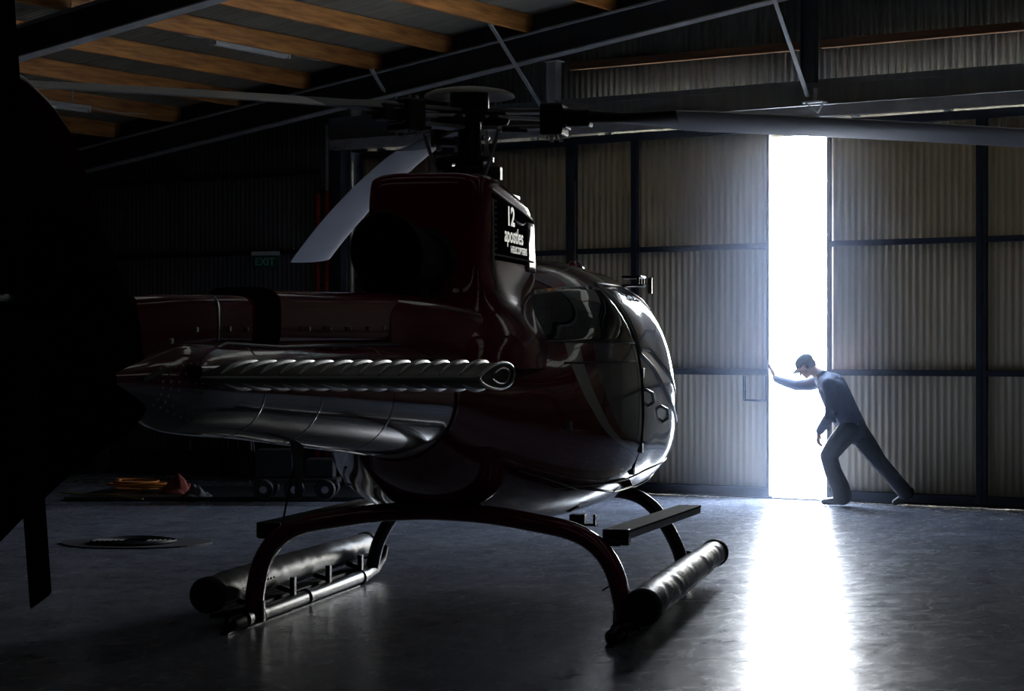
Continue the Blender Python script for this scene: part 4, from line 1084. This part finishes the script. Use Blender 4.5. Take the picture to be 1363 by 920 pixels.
# body: head, neck, torso, limbs, hands, one surface
b = MB()
tilt = math.radians(38)      # head bowed, facing -x and down
Rh = Matrix.Rotation(-tilt, 4, 'Y') if False else Matrix.Rotation(-tilt, 4, 'Y')
def Hd(x, y, z): return head + (Rh @ Vector((x, y, z)))   # local: -x is face direction, z crown
b.ball(Hd(.005, 0, .03), (.098, .076, .095), 20, 14, Rh.to_3x3().to_4x4()); b.ball(Hd(-.03, 0, -.035), (.062, .056, .075), 18, 12, Rh)
b.ball(Hd(-.062, 0, -.085), (.026, .030, .022), 12, 8, Rh)          # chin
b.capsule(Hd(-.088, 0, .010), Hd(-.112, 0, -.028), .009, .014)      # nose
b.capsule(Hd(-.086, -.03, .022), Hd(-.086, .03, .022), .012, .012)  # brow
b.capsule(Hd(-.086, -.018, -.060), Hd(-.086, .018, -.060), .009, .009)  # lips
for s in (-1, 1):
    b.ball(Hd(.012, s*.078, -.005), (.018, .009, .030), 10, 8, Rh)   # ears
    b.ball(Hd(-.070, s*.040, -.022), (.020, .016, .018), 10, 8, Rh)  # cheeks
chain(b, [Hd(.02, 0, -.05), neckb, chest], [.056, .062, .12])
chain(b, [chest, P_(1118, 540), hip], [.125, .12, .125]); chain(b, [shN, chest, shF], [.062, .10, .062])
chain(b, [shN, elN, wrN], [.050, .040, .027]); chain(b, [shF, elF, wrF], [.050, .040, .027])
chain(b, [hN, knN, anN], [.082, .056, .040]); chain(b, [hF, knF, anF], [.082, .056, .040])
# hands
def hand(w, d, up_, side, curl, s=1.0):
    d = d.normalized(); n = up_.normalized(); sd = d.cross(n).normalized()*side
    palm = w + d*.055*s
    for q in (-.030, -.010, .010, .030): b.capsule(w+d*.012+sd*q*.6, w+d*.09*s+sd*q, .013, .0105)
    b.capsule(w-d*.02, w+d*.03, .024, .022)
    for q, L in ((-.031, .072), (-.0105, .082), (.0105, .076), (.031, .060)):
        p = w+d*.088*s+sd*q; a = 0
        for k, f in enumerate((.45, .32, .23)):
            a += curl; dd = d*math.cos(a)-n*math.sin(a); p2 = p+dd*L*f+sd*q*.03; b.capsule(p, p2, .0092-.0006*k, .0087-.0006*k); p = p2
    t0 = w+d*.03-sd*.028; t1 = t0+(d*.6-sd*.75).normalized()*.042; t2 = t1+(d*.9-sd*.25-n*.2).normalized()*.032
    b.capsule(t0, t1, .013, .011); b.capsule(t1, t2, .011, .0085)
hand(wrF, Vector((-.42, 0, 1)), Vector((.75, .65, .3)), 1, .10, 1.08)            # pushing hand flat on the leaf edge
hand(wrN, Vector((-.15, .1, -1)), Vector((1, .1, -.1))*-1, -1, .38)     # relaxed hand
body = b.build('body', 'skin', MAN, smooth=True); remesh(body, .006, 2)
# sweater
b = MB()
chain(b, [P_(1098, 504), chest, P_(1117, 536), P_(1127, 556), P_(1134, 569)], [.085, .155, .158, .152, .150])
chain(b, [shN, P_(1104, 512, -.02), shF], [.078, .13, .078])
chain(b, [P_(1112, 520, -.09), P_(1130, 562, -.08)], [.12, .115]); chain(b, [P_(1112, 520, .09), P_(1130, 562, .08)], [.12, .115])
chain(b, [shN, P_(1106, 530, -.24), elN, P_(1098, 564, -.23), P_(1091.5, 573.5, -.205)], [.077, .070, .060, .053, .044])
chain(b, [shF, P_(1078, 512, .2), elF, P_(1046, 509, .26), P_(1034, 505, .29)], [.078, .068, .058, .052, .042])
for k in range(3, 7):   # soft folds round the waist and elbow
    c = P_(1122+2.1*k, 541+4.6*k); 
    for a in (-1,): b.capsule(c+Vector((-.13+.01*k, -.10, -.02)), c+Vector((.12, -.13, .04)), .024, .02)
for k in range(3): b.capsule(elN+Vector((-.04, -.03, .05-.05*k)), elN+Vector((.05, -.035, .03-.05*k)), .026, .022)
sweater = b.build('sweater', 'sweater', MAN, smooth=True); remesh(sweater, .009, 3)
# collar
b = MB(); b.capsule(neckb+Vector((-.05, -.045, .01)), neckb+Vector((.03, -.045, .045)), .016, .015); b.capsule(neckb+Vector((-.05, .045, .01)), neckb+Vector((.03, .045, .045)), .016, .015); b.capsule(neckb+Vector((-.05, -.045, .01)), neckb+Vector((-.075, .0, -.05)), .015, .012); b.capsule(neckb+Vector((.03, -.045, .045)), neckb+Vector((.03, .045, .045)), .015, .015)
o = b.build('shirt_collar', 'shirt', MAN, smooth=True); remesh(o, .007, 2)
# trousers
b = MB()
chain(b, [P_(1129, 563), P_(1135, 573)], [.135, .145]); chain(b, [P_(1127, 568, -.06), P_(1141, 571, -.05)], [.10, .10])
chain(b, [hN, P_(1115, 590, -.12), knN, P_(1109, 628, -.13), P_(1118, 648, -.13), P_(1121, 660, -.13)], [.120, .108, .090, .090, .098, .100])
chain(b, [hF, P_(1155, 594, .11), knF, P_(1186, 633, .12), P_(1202, 652, .12), P_(1205.5, 656, .12)], [.125, .108, .086, .080, .082, .080])
for k in range(3): b.capsule(P_(1112-3*k, 580+6*k, -.21), P_(1124-3*k, 583+6*k, -.20), .016, .012)
o = b.build('trousers', 'trousers', MAN, smooth=True); remesh(o, .009, 3)
# cap
b = MB(); b.ball(Hd(.008, 0, .052), (.108, .088, .082), 22, 14, Rh); cp = b.build('cap', 'cap', MAN, smooth=True)
bm = MB(); g = []
for i in range(9):
    a = -1.1+2.2*i/8
    for j in range(5):
        r = .075+.095*j/4*math.cos(a*.75); g.append(tuple(Hd(-r*math.cos(a)+ .0, r*math.sin(a)*.95, .052-.02*(j/4)-.035*(1-math.cos(a))*1.2)))
bm.add(g, [(i*5+j, (i+1)*5+j, (i+1)*5+j+1, i*5+j+1) for i in range(8) for j in range(4)])
o = bm.build('visor', 'cap', cp, smooth=True); so = o.modifiers.new('s', 'SOLIDIFY'); so.thickness = .006
# hair at the nape and temples
b = MB(); b.ball(Hd(.045, 0, .0), (.066, .080, .072), 16, 10, Rh); o = b.build('hair', 'hair', MAN, smooth=True)
# shoes
def shoe(heel, toe, lift):
    b = MB(); h, t = Vector(heel), Vector(toe); d = (t-h); L = d.length; d.normalize(); up_ = Vector((0, 0, 1))
    b.capsule(h+up_*.012, h+d*L*.35+up_*.012, .042, .042); b.capsule(h+d*L*.35+up_*.012, t-d*.02, .044, .034); b.capsule(h+up_*.05, h+d*.03+up_*.02, .045, .045)
    o = b.build('shoe', 'shoe', MAN, smooth=True); remesh(o, .006, 2)
    return o
f1 = P_(1124, 666, -.13); f1.z = .045; f2 = P_(1094.5, 668, -.13); f2.z = .035; shoe(f1, f2, 0)
f1 = P_(1211, 659, .12); f1.z = .115; f2 = P_(1189.5, 670, .12); f2.z = .036; shoe(f1, f2, 0)

# ================================================================= LIGHT
w = bpy.data.worlds.new('world'); bpy.context.scene.world = w; w.use_nodes = True
bg = w.node_tree.nodes['Background']; bg.inputs[0].default_value = (.80, .90, 1.0, 1); bg.inputs[1].default_value = 68
nt = w.node_tree; tcw = nt.nodes.new('ShaderNodeTexCoord'); spw = nt.nodes.new('ShaderNodeSeparateXYZ'); nt.links.new(tcw.outputs['Generated'], spw.inputs[0])
rw = nt.nodes.new('ShaderNodeValToRGB'); rw.color_ramp.elements[0].position = 0; rw.color_ramp.elements[0].color = (1, .97, .88, 1)
rw.color_ramp.elements[1].position = .45; rw.color_ramp.elements[1].color = (.60, .74, 1, 1); nt.links.new(spw.outputs['Z'], rw.inputs[0]); nt.links.new(rw.outputs[0], bg.inputs[0])
gx = (GL+GR)/2
hz = MB(); hz.tube([(gx, 17.2, .01), (gx, 17.2, 4.0)], 2.6, 32)  # haze volume added to imitate lens flare around the gap
hm = bpy.data.materials.new('flare_glow_haze'); hm.use_nodes = True; hn = hm.node_tree; hn.nodes.remove(hn.nodes['Principled BSDF'])
vs_ = hn.nodes.new('ShaderNodeVolumeScatter'); vs_.inputs['Color'].default_value = (.62, .74, 1, 1); vs_.inputs['Anisotropy'].default_value = .2
tv = hn.nodes.new('ShaderNodeTexCoord'); mv = hn.nodes.new('ShaderNodeMapping'); mv.inputs['Location'].default_value = (-gx-.42, -(D-.35), 0)
ds = hn.nodes.new('ShaderNodeVectorMath'); ds.operation = 'MULTIPLY'; ds.inputs[1].default_value = (1, .55, 0)
ln_ = hn.nodes.new('ShaderNodeVectorMath'); ln_.operation = 'LENGTH'
hn.links.new(tv.outputs['Object'], mv.inputs[0]); hn.links.new(mv.outputs[0], ds.inputs[0]); hn.links.new(ds.outputs[0], ln_.inputs[0])
mrv = hn.nodes.new('ShaderNodeMapRange'); mrv.interpolation_type = 'SMOOTHERSTEP'; mrv.inputs[1].default_value = .2; mrv.inputs[2].default_value = 1.6; mrv.inputs[3].default_value = .065; mrv.inputs[4].default_value = 0.0
hn.links.new(ln_.outputs['Value'], mrv.inputs[0]); hn.links.new(mrv.outputs[0], vs_.inputs['Density'])
hn.links.new(vs_.outputs[0], hn.nodes['Material Output'].inputs['Volume'])
tag(hz.build('flare_haze', hm), 'thin bluish haze volume imitating lens flare in front of the door gap', 'haze', kind='stuff')
pl = bpy.data.lights.new('doorway_portal', 'AREA'); pl.shape = 'RECTANGLE'; pl.size = GR-GL; pl.size_y = 4.05
po = bpy.data.objects.new('doorway_portal', pl); C.objects.link(po); po.location = ((GL+GR)/2, D+.02, 2.03); po.rotation_euler = (-PI/2, 0, 0); pl.cycles.is_portal = True

# ================================================================= CAMERA
cam = bpy.data.cameras.new('camera'); co = bpy.data.objects.new('camera', cam); C.objects.link(co)
cam.sensor_width = 36; cam.lens = F/1363*36; cam.shift_x = -(CX-681.5)/1363; cam.shift_y = (CY-460)/1363
co.location = (0, 0, H); co.rotation_euler = (PI/2, 0, AL); cam.clip_end = 300
sc = bpy.context.scene; sc.camera = co
sc.view_settings.view_transform = 'Standard'; sc.view_settings.look = 'None'; sc.view_settings.gamma = 1; sc.view_settings.exposure = 0
sc.view_settings.use_curve_mapping = False
sc.cycles.max_bounces = 10; sc.cycles.diffuse_bounces = 6; sc.cycles.glossy_bounces = 5
sc.cycles.sample_clamp_indirect = 8
sc.cycles.use_denoising = True
